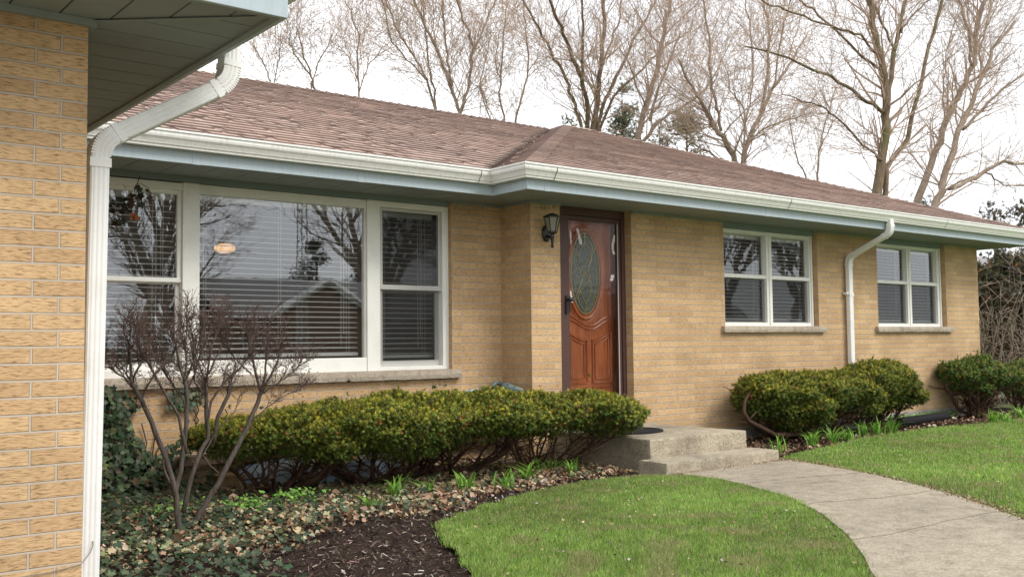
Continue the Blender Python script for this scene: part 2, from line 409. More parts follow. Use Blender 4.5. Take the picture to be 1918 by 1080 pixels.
# ------------------------------------------------------------------ ground
def relief(x, y): return .012*np.sin(x*1.7+.4)*np.cos(y*1.3)+.008*np.sin(x*4.1+y*3.3)
mb = MB(); mb.quad([(-400, -400, G-.06), (500, -400, G-.06), (500, 600, G-.06), (-400, 600, G-.06)]); struct('ground', mb, M['dull_ground'])
mb = MB(); mb.quad([(-7, -15, G-.045), (1.0, -15, G-.045), (1.0, 3.0, G-.045), (-7, 4.3, G-.045)]); struct('bounce_driveway', mb, M['walk'])  # unseen slab behind the camera, added to bounce more neutral light
mb = MB()
gx = np.linspace(1.0, 17.5, 110); gy = np.linspace(2.2, 8.3, 50)
for i in range(len(gx)-1):
    for j in range(len(gy)-1):
        q = [(gx[i], gy[j]), (gx[i+1], gy[j]), (gx[i+1], gy[j+1]), (gx[i], gy[j+1])]
        mb.quad([(a, b, G-.02+float(relief(a, b))) for a, b in q])
struct('planting_bed', mb, M['mulch'], 'dark bark mulch bed along the brick wall')
lawnA = [(3.67, 5.37), (4.24, 5.68), (5.0, 5.99), (5.7, 6.15), (6.2, 6.07), (6.4, 5.93), (6.56, 5.69), (6.53, 5.4), (6.41, 5.07), (6.16, 4.49), (5.71, 3.91), (5.21, 3.4), (4.77, 3.02), (4.48, 2.8), (4.0, 2.4), (3.2, 1.9), (2.2, 1.9), (2.6, 3.2), (3.01, 4.09), (3.23, 4.47), (3.42, 4.94)]
walkR = [(7.98, 5.98), (8.0, 5.7), (7.88, 5.27), (7.68, 4.73), (7.37, 4.17), (7.03, 3.66), (6.75, 3.3), (6.43, 2.95), (5.9, 2.4), (5.3, 1.9)]
walkL = [(6.5, 5.95), (6.56, 5.69), (6.53, 5.4), (6.41, 5.07), (6.16, 4.49), (5.71, 3.91), (5.21, 3.4), (4.77, 3.02), (4.48, 2.8), (4.0, 2.4)]
lawnB = [(8.34, 6.1), (9.51, 6.36), (10.4, 6.6), (11.46, 6.72), (12.44, 6.73), (13.44, 6.66), (14.71, 6.69), (18, 6.75), (24, 6.9), (24, 2), (5.4, 1.9), (5.95, 2.35)]+[(a+.03, b-.02) for a, b in walkR[::-1][2:]]
def rough_edge(poly, amp, seed=0):
    r = random.Random(seed); o = []
    for (a, b), (c, d) in zip(poly, poly[1:]+poly[:1]):
        n = max(1, min(60, int(math.hypot(c-a, d-b)/.05)))
        for k in range(n): o.append((a+(c-a)*k/n+r.gauss(0, amp), b+(d-b)*k/n+r.gauss(0, amp)))
    return o
def flat(name, poly, z, m, label=None):
    mb = MB(); mb.quad([(a, b, z) for a, b in poly]); return struct(name, mb, m, label)
def walk_mesh():
    # slabs between joints, each a real block with a gap
    mb = MB(); n = len(walkL)
    L = [np.array(p) for p in walkL]; Rr = [np.array(p) for p in walkR]
    def samp(P, t):
        t *= len(P)-1; i = min(int(t), len(P)-2); return P[i]*(1-(t-i))+P[i+1]*(t-i)
    cuts = [0, .30, .50, .70, 1.0]
    for a, b in zip(cuts[:-1], cuts[1:]):
        g = .0018; K = 14; NJ = 24; zt = G+.03; zb = G-.05; ia, ib = cuts.index(a), cuts.index(b)
        nz_ = lambda c, f: 0 if c in (0, len(cuts)-1) else .0045*math.sin(f*7+c*2)+.0022*math.sin(f*23+c)+.0012*math.sin(f*61+c*3)
        def pt(k, j):
            f = j/NJ; u = k/K; t = a+g+(b-a-2*g)*u+nz_(ia, f)*(1-u)+nz_(ib, f)*u; p = samp(L, t)*(1-f)+samp(Rr, t)*f
            edge = (j in (0, NJ))*math.sin(k*3.1+ia)*.006; return (p[0]+edge, p[1]+edge*.5)
        for k in range(K):
            for j in range(NJ):
                mb.quad([(*pt(kk, jj), zt+.0008*math.sin(pt(kk, jj)[0]*9)) for kk, jj in ((k, j), (k, j+1), (k+1, j+1), (k+1, j))])
            for jj in (0, NJ): p, q = pt(k, jj), pt(k+1, jj); mb.quad([(*p, zt), (*p, zb), (*q, zb), (*q, zt)])
        for k in (0, K):
            for j in range(NJ): p, q = pt(k, j), pt(k, j+1); mb.quad([(*p, zt), (*p, zb), (*q, zb), (*q, zt)])
    return mb
struct('path', walk_mesh(), M['walk'], 'curved concrete walk with cracked joints leading to the steps')
flat('lawn', rough_edge(lawnA, .010, 1), G+.003, M['lawn'], 'lawn between the mulch bed and the curved walk')
flat('lawn', rough_edge(lawnB, .010, 2), G+.003, M['lawn'], 'lawn to the right of the curved walk')
flat('road', [(-200, -22), (300, -22), (300, -15), (-200, -15)], G-.05, M['asphalt'])

# ------------------------------------------------------------------ the house
H = thing('brick_house', (8, 7.62, G), 'single storey tan brick ranch house with brown shingle roof and pale blue eaves', 'house')
def rectwall(mb, x0, x1, z0, z1, Y, openings, u0):
    xs = sorted({x0, x1, *[o[0] for o in openings], *[o[1] for o in openings]}); zs = sorted({z0, z1, *[o[2] for o in openings], *[o[3] for o in openings]})
    for a, b in zip(xs[:-1], xs[1:]):
        for c, d in zip(zs[:-1], zs[1:]):
            if any(o[0]-1e-6 <= a and b <= o[1]+1e-6 and o[2]-1e-6 <= c and d <= o[3]+1e-6 for o in openings): continue
            mb.quad([(a, Y, c), (b, Y, c), (b, Y, d), (a, Y, d)], [(a-u0, c-ZT+10*.0677*2), (b-u0, c-ZT+10*.0677*2), (b-u0, d-ZT+10*.0677*2), (a-u0, d-ZT+10*.0677*2)])
    vv = lambda z: z-ZT+10*.0677*2
    for (a, b, c, d) in openings:      # reveals
        D = Y+.24
        mb.quad([(a, Y, c), (a, D, c), (a, D, d), (a, Y, d)], [(0, vv(c)), (.24, vv(c)), (.24, vv(d)), (0, vv(d))])
        mb.quad([(b, D, c), (b, Y, c), (b, Y, d), (b, D, d)], [(.24, vv(c)), (0, vv(c)), (0, vv(d)), (.24, vv(d))])
def sidewall(mb, X, y0, y1, z0, z1):
    vv = lambda z: z-ZT+10*.0677*2
    mb.quad([(X, y0, z0), (X, y1, z0), (X, y1, z1), (X, y0, z1)], [(-.1, vv(z0)), (y1-y0-.1, vv(z0)), (y1-y0-.1, vv(z1)), (-.1, vv(z1))])
ZB = G-.05
OPL = (2.22, 5.722, -.245, ZT)
OP2 = (9.30, 11.17, .175, ZT); OP3 = (12.56, 14.41, .175, ZT); OPD = (6.735, 7.765, -.875, ZT)
mb = MB(); rectwall(mb, XG, XC, ZB, ZT, YL, [OPL], XC-.2)
sidewall(mb, XC, YR, YL, ZB, ZT)
rectwall(mb, XC, XE, ZB, ZT, YR, [OP2, OP3, OPD], XC)
sidewall(mb, XE, YR, 15.2, ZB, ZT)
mb.quad([(XG, 15.2, ZB), (XE, 15.2, ZB), (XE, 15.2, ZT), (XG, 15.2, ZT)], [(0, 0), (14, 0), (14, 2.6), (0, 2.6)])
build('wall', mb, M['brick'], H)
mb = MB()
rectwall(mb, -6, XG, ZB, 1.372, YG, [], XG-.1)
sidewall(mb, XG, YG, YL, ZB, 1.372)
sidewall(mb, -6, YG, 15.2, ZB, 1.372)
o = build('garage_wall', mb, M['brick'], H); o['label'] = 'brick wall of the near wing at the left edge'
# foundation lip
mb = MB(); mb.box(7.95, 15.2, YR-.05, YR+.05, ZB, G+.14); build('foundation', mb, M['found'], H, bevel=.01)

# interior: floor, back wall, partitions and ceiling of the rooms
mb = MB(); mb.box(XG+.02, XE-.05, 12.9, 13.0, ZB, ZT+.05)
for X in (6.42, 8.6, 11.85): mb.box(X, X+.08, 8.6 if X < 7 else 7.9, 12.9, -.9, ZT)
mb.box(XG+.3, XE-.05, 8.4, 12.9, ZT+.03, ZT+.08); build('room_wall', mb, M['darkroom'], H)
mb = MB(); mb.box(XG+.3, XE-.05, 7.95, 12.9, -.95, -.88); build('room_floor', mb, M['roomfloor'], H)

# soffits
SZ = 1.42
def planks_along_y(mb, x0, x1, step, y0f, y1f, z, th=.02, gap=.009):
    x = x0
    while x < x1-1e-3:
        a, b = x+gap/2, min(x+step, x1)-gap/2
        ya0, ya1 = y0f(a), y0f(b); yb0, yb1 = y1f(a), y1f(b)
        for zz, fl in ((z, 1), (z+th, 0)):
            q = [(a, ya0, zz), (b, ya1, zz), (b, yb1, zz), (a, yb0, zz)]; mb.quad(q[::-1] if fl else q)
        mb.quad([(a, ya0, z), (a, yb0, z), (a, yb0, z+th), (a, ya0, z+th)]); mb.quad([(b, ya1, z), (b, yb1, z), (b, yb1, z+th), (b, ya1, z+th)])
        x += step
def planks_along_x(mb, y0, y1, step, x0f, x1f, z, th=.02, gap=.009):
    t = MB(); planks_along_y(t, y0, y1, step, x0f, x1f, z, th, gap)
    o = len(mb.v); mb.v += [(b, a, c) for a, b, c in t.v]; mb.f += [tuple(o+k for k in f[::-1]) for f in t.f]; mb.uv += t.uv; mb.c += t.c
FXR, FYR, FYL, FXE = 5.78, 6.98, 7.50, 15.8     # fascia outer faces
GX, GY = 1.853, 3.79                             # garage fascia outer faces
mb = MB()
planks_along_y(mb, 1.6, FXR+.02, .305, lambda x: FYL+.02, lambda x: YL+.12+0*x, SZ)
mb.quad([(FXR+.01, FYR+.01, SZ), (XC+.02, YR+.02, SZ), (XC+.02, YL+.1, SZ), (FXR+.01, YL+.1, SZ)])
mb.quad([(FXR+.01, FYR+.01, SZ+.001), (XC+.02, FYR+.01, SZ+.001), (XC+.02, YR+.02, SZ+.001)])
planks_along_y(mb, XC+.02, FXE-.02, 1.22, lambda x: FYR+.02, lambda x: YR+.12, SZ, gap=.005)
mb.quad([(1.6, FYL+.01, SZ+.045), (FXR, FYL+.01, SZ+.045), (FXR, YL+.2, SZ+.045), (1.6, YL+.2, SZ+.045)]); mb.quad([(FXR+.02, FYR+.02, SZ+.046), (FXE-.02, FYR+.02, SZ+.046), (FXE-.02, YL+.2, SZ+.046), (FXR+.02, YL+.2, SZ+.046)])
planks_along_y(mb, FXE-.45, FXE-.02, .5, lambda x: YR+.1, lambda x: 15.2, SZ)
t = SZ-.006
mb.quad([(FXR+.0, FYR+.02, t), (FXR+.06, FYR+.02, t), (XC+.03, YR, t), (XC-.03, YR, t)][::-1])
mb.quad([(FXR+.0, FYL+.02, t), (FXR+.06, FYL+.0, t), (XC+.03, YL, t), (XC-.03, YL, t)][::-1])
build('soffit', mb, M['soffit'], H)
# soffit edge shadow lip: the small crown strip where soffit meets brick
for b in ((5.722, XC-.002, YL-.022, YL+.002, SZ-.028, SZ-.001), (XC-.022, XC, YR-.02, YL-.022, SZ-.028, SZ-.001), (XC, 6.735, YR-.022, YR+.002, SZ-.028, SZ-.001), (7.765, 9.30, YR-.022, YR+.002, SZ-.028, SZ-.001), (11.17, 12.56, YR-.022, YR+.002, SZ-.028, SZ-.001), (14.41, XE, YR-.022, YR+.002, SZ-.028, SZ-.001)):
    mb = MB(); mb.box(*b); build('soffit_trim', mb, M['soffit'], H)

# garage soffit
GSZ = 1.378
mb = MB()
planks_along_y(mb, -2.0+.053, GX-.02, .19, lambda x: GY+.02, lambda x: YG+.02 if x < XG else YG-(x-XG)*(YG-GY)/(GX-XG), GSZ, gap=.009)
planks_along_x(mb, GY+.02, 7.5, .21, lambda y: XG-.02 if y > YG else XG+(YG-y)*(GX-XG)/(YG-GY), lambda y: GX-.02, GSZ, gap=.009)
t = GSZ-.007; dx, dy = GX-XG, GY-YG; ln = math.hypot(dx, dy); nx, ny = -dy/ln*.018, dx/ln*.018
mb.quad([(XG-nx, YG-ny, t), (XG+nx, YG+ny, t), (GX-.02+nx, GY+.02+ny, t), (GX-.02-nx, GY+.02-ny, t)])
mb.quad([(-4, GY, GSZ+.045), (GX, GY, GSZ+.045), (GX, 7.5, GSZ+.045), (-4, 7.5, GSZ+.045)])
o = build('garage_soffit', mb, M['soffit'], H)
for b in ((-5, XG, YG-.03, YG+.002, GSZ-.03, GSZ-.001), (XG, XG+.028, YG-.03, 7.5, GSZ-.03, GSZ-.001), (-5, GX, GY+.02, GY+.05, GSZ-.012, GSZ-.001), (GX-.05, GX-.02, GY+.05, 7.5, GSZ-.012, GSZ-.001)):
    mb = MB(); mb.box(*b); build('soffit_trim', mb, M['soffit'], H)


# fascia boards
def board(mb, pts, z0, z1, th=.02):
    """pts: outer face polyline, inward side is to the left of travel"""
    n = len(pts); off = []
    for i in range(n):
        d = []
        if i > 0: a = np.subtract(pts[i], pts[i-1]); d.append(a/np.linalg.norm(a))
        if i < n-1: a = np.subtract(pts[i+1], pts[i]); d.append(a/np.linalg.norm(a))
        ns = [np.array([-k[1], k[0]]) for k in d]
        m_ = ns[0] if len(ns) == 1 else (ns[0]+ns[1])/(1+np.dot(ns[0], ns[1]))
        off.append(m_)
    fr = [((p[0], p[1], 0), (m_[0], m_[1], 0), (0, 0, 1)) for p, m_ in zip(pts, off)]
    return fr
def strip(mb, pts, prof):
    mb.sweep(prof, board(mb, pts, 0, 0))
mb = MB(); strip(mb, [(GX, FYL), (FXR, FYL), (FXR, FYR), (FXE, FYR), (FXE, 15.4)], [(0, 1.405), (0, 1.60), (.022, 1.60), (.022, 1.405)])
build('fascia', mb, M['fascia'], H, bevel=.002)
for (x, y) in ((6.02, FYR), (9.3, FYR), (12.4, FYR), (2.9, FYL), (4.35, FYL)):
    mb = MB(); mb.box(x-.03, x+.03, y-.003, y+.002, 1.403, 1.602); build('fascia_joint', mb, M['fascia'], H)
GFZ = 1.365
mb = MB(); strip(mb, [(-5, GY), (GX, GY), (GX, 7.45)], [(0, GFZ), (0, 1.58), (.022, 1.58), (.022, GFZ)])
o = build('garage_fascia', mb, M['fascia'], H, bevel=.002)
# K-style gutters: profile, a negative = outward
gp = [(-.004, 1.502), (-.062, 1.502), (-.066, 1.518), (-.074, 1.522), (-.080, 1.535), (-.092, 1.556), (-.106, 1.572), (-.112, 1.588), (-.113, 1.612), (-.123, 1.614), (-.123, 1.628), (-.104, 1.628), (-.104, 1.616), (-.100, 1.594), (-.070, 1.52), (-.012, 1.515), (-.012, 1.628), (-.004, 1.628)]
mb = MB(); strip(mb, [(GX+.16, FYL), (FXR, FYL), (FXR, FYR), (FXE+.02, FYR)], gp); build('gutter', mb, M['gutter'], H)
gp2 = [(a, z-.035) for a, z in gp]
mb = MB(); strip(mb, [(GX, GY+.0), (GX, 7.3)], gp2); o = build('garage_gutter', mb, M['gutter'], H)
# gutter seam straps
sealant = mat('seam_sealant', (.13, .11, .09), .8)[0]
def seam(x, y, ox, oy):
    mb = MB()
    prof = [(a-.0015*(1 if a < -.05 else 0), z) for a, z in gp[:9]]
    tx, ty = -oy, ox
    for s0 in (-.004,):
        P = [(x-a*ox, y-a*oy, z) for a, z in [(p[0]-.002, p[1]-.001) for p in prof]]
        for p, q in zip(P[:-1], P[1:]):
            mb.quad([(p[0]-tx*.004, p[1]-ty*.004, p[2]), (p[0]+tx*.004, p[1]+ty*.004, p[2]), (q[0]+tx*.004, q[1]+ty*.004, q[2]), (q[0]-tx*.004, q[1]-ty*.004, q[2])])
    build('gutter_seam', mb, sealant, H)
seam(5.57, FYL, 0, -1); seam(6.05, FYR, 0, -1); seam(9.6, FYR, 0, -1); seam(13.1, FYR, 0, -1)

# ---- roofs: plane with laminated shingle courses
def shingle_roof(mb, e0, e1, up, inw, length_v, xr, course=.132, seed=1, zoff=0):
    """e0: origin on the eave, e1: unit vector along the eave, inw: unit horizontal inward, up: pitch;
    xr(v) -> (umin, umax) where v is horizontal distance inward"""
    r = random.Random(seed); e0 = np.array(e0, float); e1 = np.array(e1, float); inw = np.array(inw, float)
    sl = math.sqrt(1+up*up); dv = course/sl; nrm = np.array([-inw[0]*up, -inw[1]*up, 1])/sl
    def P(u, v, h): return e0+e1*u+inw*v+np.array([0, 0, up*v])+nrm*h
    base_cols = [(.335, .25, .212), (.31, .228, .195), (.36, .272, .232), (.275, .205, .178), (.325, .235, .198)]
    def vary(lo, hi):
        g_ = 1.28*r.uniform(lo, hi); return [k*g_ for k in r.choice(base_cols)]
    nC = int(length_v/dv)+1
    for i in range(nC):
        v0, v1 = i*dv, min((i+1)*dv+.012, length_v+.02)
        a0, b0 = xr(v0); a1, b1 = xr(min(v1, length_v))
        if b0-a0 < .02: continue
        a, b = a0, b0; u = a
        bw = 0.0015*r.uniform(-1, 1)
        # lower layer, in ~1 m shingles
        while u < b-1e-3:
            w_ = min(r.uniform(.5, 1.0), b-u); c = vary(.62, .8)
            ua, ub = u, u+w_
            ta = max(ua, a1); tb = min(ub, b1)
            if tb <= ta: ta = tb = (max(min((ua+ub)/2, b1), a1))
            mb.quad([P(ua, v0, .006), P(ub, v0, .006), P(tb, v1, .0), P(ta, v1, .0)], col=c)
            mb.quad([P(ua, v0, -.004), P(ub, v0, -.004), P(ub, v0, .006), P(ua, v0, .006)], col=[k*.6 for k in c])  # butt face darkened: the course's shadow line put into the colour
            u += w_
        u = a-r.uniform(0, .2)
        while u < b:
            w_ = r.uniform(.09, .26); g = r.choice([0, 0, .015, .03, .06, .10])
            ua, ub = max(u, a), min(u+w_, b)
            if ub-ua > .02:
                c = vary(.92, 1.08)
                ta, tb = max(ua+.004, a1), min(ub-.004, b1)
                if tb > ta:
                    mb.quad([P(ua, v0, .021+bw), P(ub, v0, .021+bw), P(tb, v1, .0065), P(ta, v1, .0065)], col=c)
                    mb.quad([P(ua, v0, .004), P(ub, v0, .004), P(ub, v0, .021+bw), P(ua, v0, .021+bw)], col=[k*.62 for k in c])  # tab butt and sides coloured darker, standing in for tab shadows
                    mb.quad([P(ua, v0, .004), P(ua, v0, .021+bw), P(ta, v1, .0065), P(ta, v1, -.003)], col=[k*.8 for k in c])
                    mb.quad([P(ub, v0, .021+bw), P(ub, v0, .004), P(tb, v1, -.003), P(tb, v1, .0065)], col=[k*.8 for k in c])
            u += w_+g
mb = MB()
ZE = 1.628; pl, pr = .40, .38
EL, ER, EXL = 7.42, 6.90, 5.70         # eave lines (left wing Y, right wing Y, right wing left-side X)
AX, AY = 10.13, 11.33; AZ = ZE+pr*(AY-ER)
RX = 15.80
# left wing front plane, valley against right wing's left hip plane: ZE+pl*(Y-EL)=ZE+pr*(X-EXL)
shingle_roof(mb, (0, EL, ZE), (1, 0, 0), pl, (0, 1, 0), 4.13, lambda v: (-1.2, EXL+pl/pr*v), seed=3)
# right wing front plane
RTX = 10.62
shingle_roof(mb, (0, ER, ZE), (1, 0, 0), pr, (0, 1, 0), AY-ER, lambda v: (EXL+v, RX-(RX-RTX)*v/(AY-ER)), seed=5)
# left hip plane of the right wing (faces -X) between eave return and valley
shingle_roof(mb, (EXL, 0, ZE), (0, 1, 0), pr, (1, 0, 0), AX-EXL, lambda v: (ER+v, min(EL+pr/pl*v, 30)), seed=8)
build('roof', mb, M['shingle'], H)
# hip caps
mb = MB()
def caps(p0, p1, n, wd, drop0, drop1, side, seed):
    r = random.Random(seed); p0 = np.array(p0, float); p1 = np.array(p1, float); s1 = np.array(side[0], float); s2 = np.array(side[1], float)
    for i in range(n):
        a = p0+(p1-p0)*i/n; b = p0+(p1-p0)*(i+1.12)/n; g_ = r.uniform(.88, 1.1); c = [k*g_ for k in (.41, .305, .262)]
        up0 = np.array([0, 0, .026]); up1 = np.array([0, 0, .012])
        for s, dr in ((s1, drop0), (s2, drop1)):
            o1 = s*wd+np.array([0, 0, -dr*wd])
            q = [a+up0, b+up1, b+up1+o1, a+up0+o1]; mb.quad(q, col=c)
            mb.quad([a+up0, a+up0+o1, a+o1, a], col=[k*.6 for k in c])  # cap butt painted darker as a shadow line, like the courses
sq = 1/math.sqrt(2)
caps((EXL, ER, ZE), (AX, AY, AZ), 44, .20, 0.0, 0.0, ((1, 0, 0), (0, 1, 0)), 1)
hd = np.array([RX-RTX, -(AY-ER), 0.]); hd /= np.linalg.norm(hd)
caps((RX, ER, ZE), (RTX, AY, AZ), 50, .14, pr*.3, .3, ((-1, 0, 0), (.4, .9, 0)), 2)
caps((RTX, AY, AZ), (AX, AY, AZ), 4, .15, pr, pr, ((0, -1, 0), (0, 1, 0)), 3)
RZ = ZE+pl*4.13
caps((-1, EL+4.13, RZ), (EXL+pl/pr*4.13, EL+4.13, RZ), 80, .15, pl, pl, ((0, -1, 0), (0, 1, 0)), 4)
build('ridge_cap', mb, M['shingle'], H)
# hidden back slopes and right hip slope, closing the roof
mb = MB(); cc = (.27, .18, .15)
YRdg = EL+4.13
mb.quad([(-1.2, YRdg, RZ-.01), (10.2, YRdg, RZ-.01), (10.2, 15.7, ZE), (-1.2, 15.7, ZE)], col=cc)
mb.quad([(RX, ER, ZE-.005), (RX, 15.7, ZE), (RTX, AY, AZ-.01)], col=cc)
mb.quad([(AX, AY, AZ-.01), (RTX, AY, AZ-.01), (RX, 15.7, ZE), (10.2, 15.7, ZE)], col=cc)
build('roof_back', mb, M['shingle'], H)
# garage roof (seen only as an edge)
mb = MB()
shingle_roof(mb, (GX+.08, 0, 1.605), (0, 1, 0), pl, (-1, 0, 0), 3.5, lambda v: (GY-.1+v, 7.45), course=.14, seed=9)
mb.quad([(-6, GY-.08, 1.6), (GX+.08, GY-.08, 1.6), (GX-3.42, GY+3.4, 3.0), (-6, GY+3.4, 3.0)], col=cc)
build('garage_roof', mb, M['shingle'], H)

# ---- windows
def frame_rect(mb, x0, x1, z0, z1, w_, y0, y1, wb=None, wt=None, wr=None):
    wb = wb if wb is not None else w_; wt = wt if wt is not None else w_; wr = wr if wr is not None else w_
    mb.box(x0, x0+w_, y0, y1, z0, z1); mb.box(x1-wr, x1, y0, y1, z0, z1)
    mb.box(x0+w_, x1-wr, y0+.001, y1, z0, z0+wb); mb.box(x0+w_, x1-wr, y0+.001, y1, z1-wt, z1)
def pane(x0, x1, z0, z1, y, m, parent, name='pane'):
    mb = MB(); mb.quad([(x0, y, z0), (x1, y, z0), (x1, y, z1), (x0, y, z1)]); return build(name, mb, m, parent)
def blind(x0, x1, z0, z1, y, parent, tilt=.2, sp=.0445, seed=0, raise_=0):
    r = random.Random(seed); mb = MB(); z = z1-.05; W = .05
    mb.box(x0, x1, y-.02, y+.03, z1-.045, z1)
    while z > z0+.03+raise_:
        tl = -tilt+r.uniform(-.03, .03); c, s = math.cos(tl)*W/2, math.sin(tl)*W/2; sag = r.uniform(-.002, .002)
        dz = r.uniform(-.0015, .0015)
        mb.sweep([(-c, s-.0014), (c, -s-.0014), (c, -s+.0014), (0, .003), (-c, s+.0014)], [((x0+.004, y, z+dz), (0, 1, 0), (0, 0, 1)), (((x0+x1)/2, y, z+sag), (0, 1, 0), (0, 0, 1)), ((x1-.004, y, z-dz), (0, 1, 0), (0, 0, 1))])
        z -= sp
    zb = z0+.005+raise_; mb.box(x0+.002, x1-.002, y-.025, y+.025, zb, zb+.028)
    n = 3 if x1-x0 > 1.1 else 2
    for k in range(n):
        xx = x0+.1+(x1-x0-.2)*k/(n-1)
        for yy in (y-.026, y+.026): mb.box(xx-.0012, xx+.0012, yy-.001, yy+.001, zb, z1)
    if x1-x0 > .5: mb.box(x1-.16, x1-.157, y-.034, y-.031, zb+.2, z1-.05); mb.box(x1-.19, x1-.187, y-.034, y-.031, zb+.1, z1-.05)
    return build('blind', mb, M['slat'], parent)
# picture window
WY = YL+.09
W1 = bpy.data.objects.new('window', None); C.objects.link(W1); W1.parent = H
W1['label'] = 'large picture window with a double hung sash on each side'
mb = MB()
mb.box(2.22, 3.065, WY-.02, WY+.08, 1.30, 1.362); mb.box(2.22, 3.065, WY-.02, WY+.08, -.243, -.18)     # left unit outer
mb.box(3.045, 3.185, WY-.03, WY+.08, -.243, 1.368)
mb.box(3.185, 4.80, WY-.014, WY+.08, 1.285, 1.366); mb.box(3.185, 4.80, WY-.022, WY+.08, -.243, -.115)
mb.box(4.80, 4.94, WY-.03, WY+.08, -.243, 1.368)
mb.box(4.94, 5.722, WY-.025, WY+.08, 1.312, 1.368); mb.box(4.94, 5.66, WY-.025, WY+.08, -.243, -.205)
mb.box(5.655, 5.722, WY-.03, WY+.08, -.243, 1.312); mb.box(5.70, 5.7215, WY-.04, WY-.03, -.243, 1.365)
mb.box(2.22, 2.30, WY-.03, WY+.08, -.18, 1.30)
mb.box(3.185, 3.20, WY-.005, WY+.03, -.115, 1.285); mb.box(4.785, 4.80, WY-.005, WY+.03, -.115, 1.285)
build('frame', mb, M['white'], W1, bevel=.004)
mb = MB()   # sashes left unit
frame_rect(mb, 2.30, 3.045, .53, 1.30, .035, WY+.0, WY+.035)
frame_rect(mb, 2.30, 3.045, -.18, .555, .035, WY+.036, WY+.065, wb=.05)
mb.box(2.30, 3.045, WY-.006, WY+.0, .535, .572)
build('sash', mb, M['white'], W1, bevel=.003)
mb = MB()
frame_rect(mb, 4.955, 5.655, .545, 1.31, .03, WY+.0, WY+.02); frame_rect(mb, 4.965, 5.655, -.205, .545, .035, WY+.021, WY+.045, wb=.055, wr=.06)
mb.box(4.955, 5.655, WY-.008, WY+.0, .527, .552)
build('sash', mb, M['alum'], W1, bevel=.002)
pane(2.335, 3.01, .565, 1.265, WY+.015, M['glass'], W1); pane(2.335, 3.01, -.13, .52, WY+.05, M['glass'], W1)
pane(3.20, 4.785, -.115, 1.285, WY+.02, M['glass'], W1)
pane(4.985, 5.625, .575, 1.28, WY+.012, M['glass_wavy'], W1); pane(5.0, 5.595, -.15, .51, WY+.03, M['glass_wavy'], W1)
pane(4.98, 5.63, -.15, 1.285, WY+.006, M['screen'], W1, 'screen')
blind(2.31, 3.03, -.15, 1.28, WY+.14, W1, seed=1, sp=.049); blind(3.2, 4.785, -.10, 1.30, WY+.14, W1, seed=2, sp=.047); blind(4.97, 5.64, -.13, 1.29, WY+.14, W1, seed=3, sp=.049, tilt=.16)
mb = MB(); mb.box(2.22, 5.722, WY-.05, WY+.06, 1.37, ZT); build('head_board', mb, M['trim_green'], W1)
def stone_sill(x0, x1, y0, y1, z0, z1, seed, label=None):
    r = random.Random(seed); n = int((x1-x0)/.05); mb = MB(); fr = []
    for i in range(n+1):
        x = x0+(x1-x0)*i/n; j = r.uniform(-.006, .003)
        fr.append((x, j, r.uniform(-.003, .003)))
    base = [((y0), z0+.006), ((y0)-.004, (z0+z1)/2), (y0+.003, z1-.004), (y0+.012, z1), (y1, z1+.004), (y1, z0)]
    b0 = len(mb.v); k = len(base)
    for x, j, dz in fr:
        for q, (yy, zz) in enumerate(base): mb.v.append((x, yy+(j if q in (0, 1) else 0), zz+(dz if q == 0 else 0)))
    for i in range(n):
        for q in range(k): mb.f.append((b0+i*k+q, b0+i*k+(q+1) % k, b0+(i+1)*k+(q+1) % k, b0+(i+1)*k+q)); mb.uv.append(None); mb.c.append(None)
    mb.f.append(tuple(b0+q for q in range(k))[::-1]); mb.f.append(tuple(b0+n*k+q for q in range(k))); mb.uv += [None]*2; mb.c += [None]*2
    return build('window_sill', mb, M['sill'], H)
stone_sill(2.05, 5.80, YL-.055, YL+.08, -.333, -.245, 1)
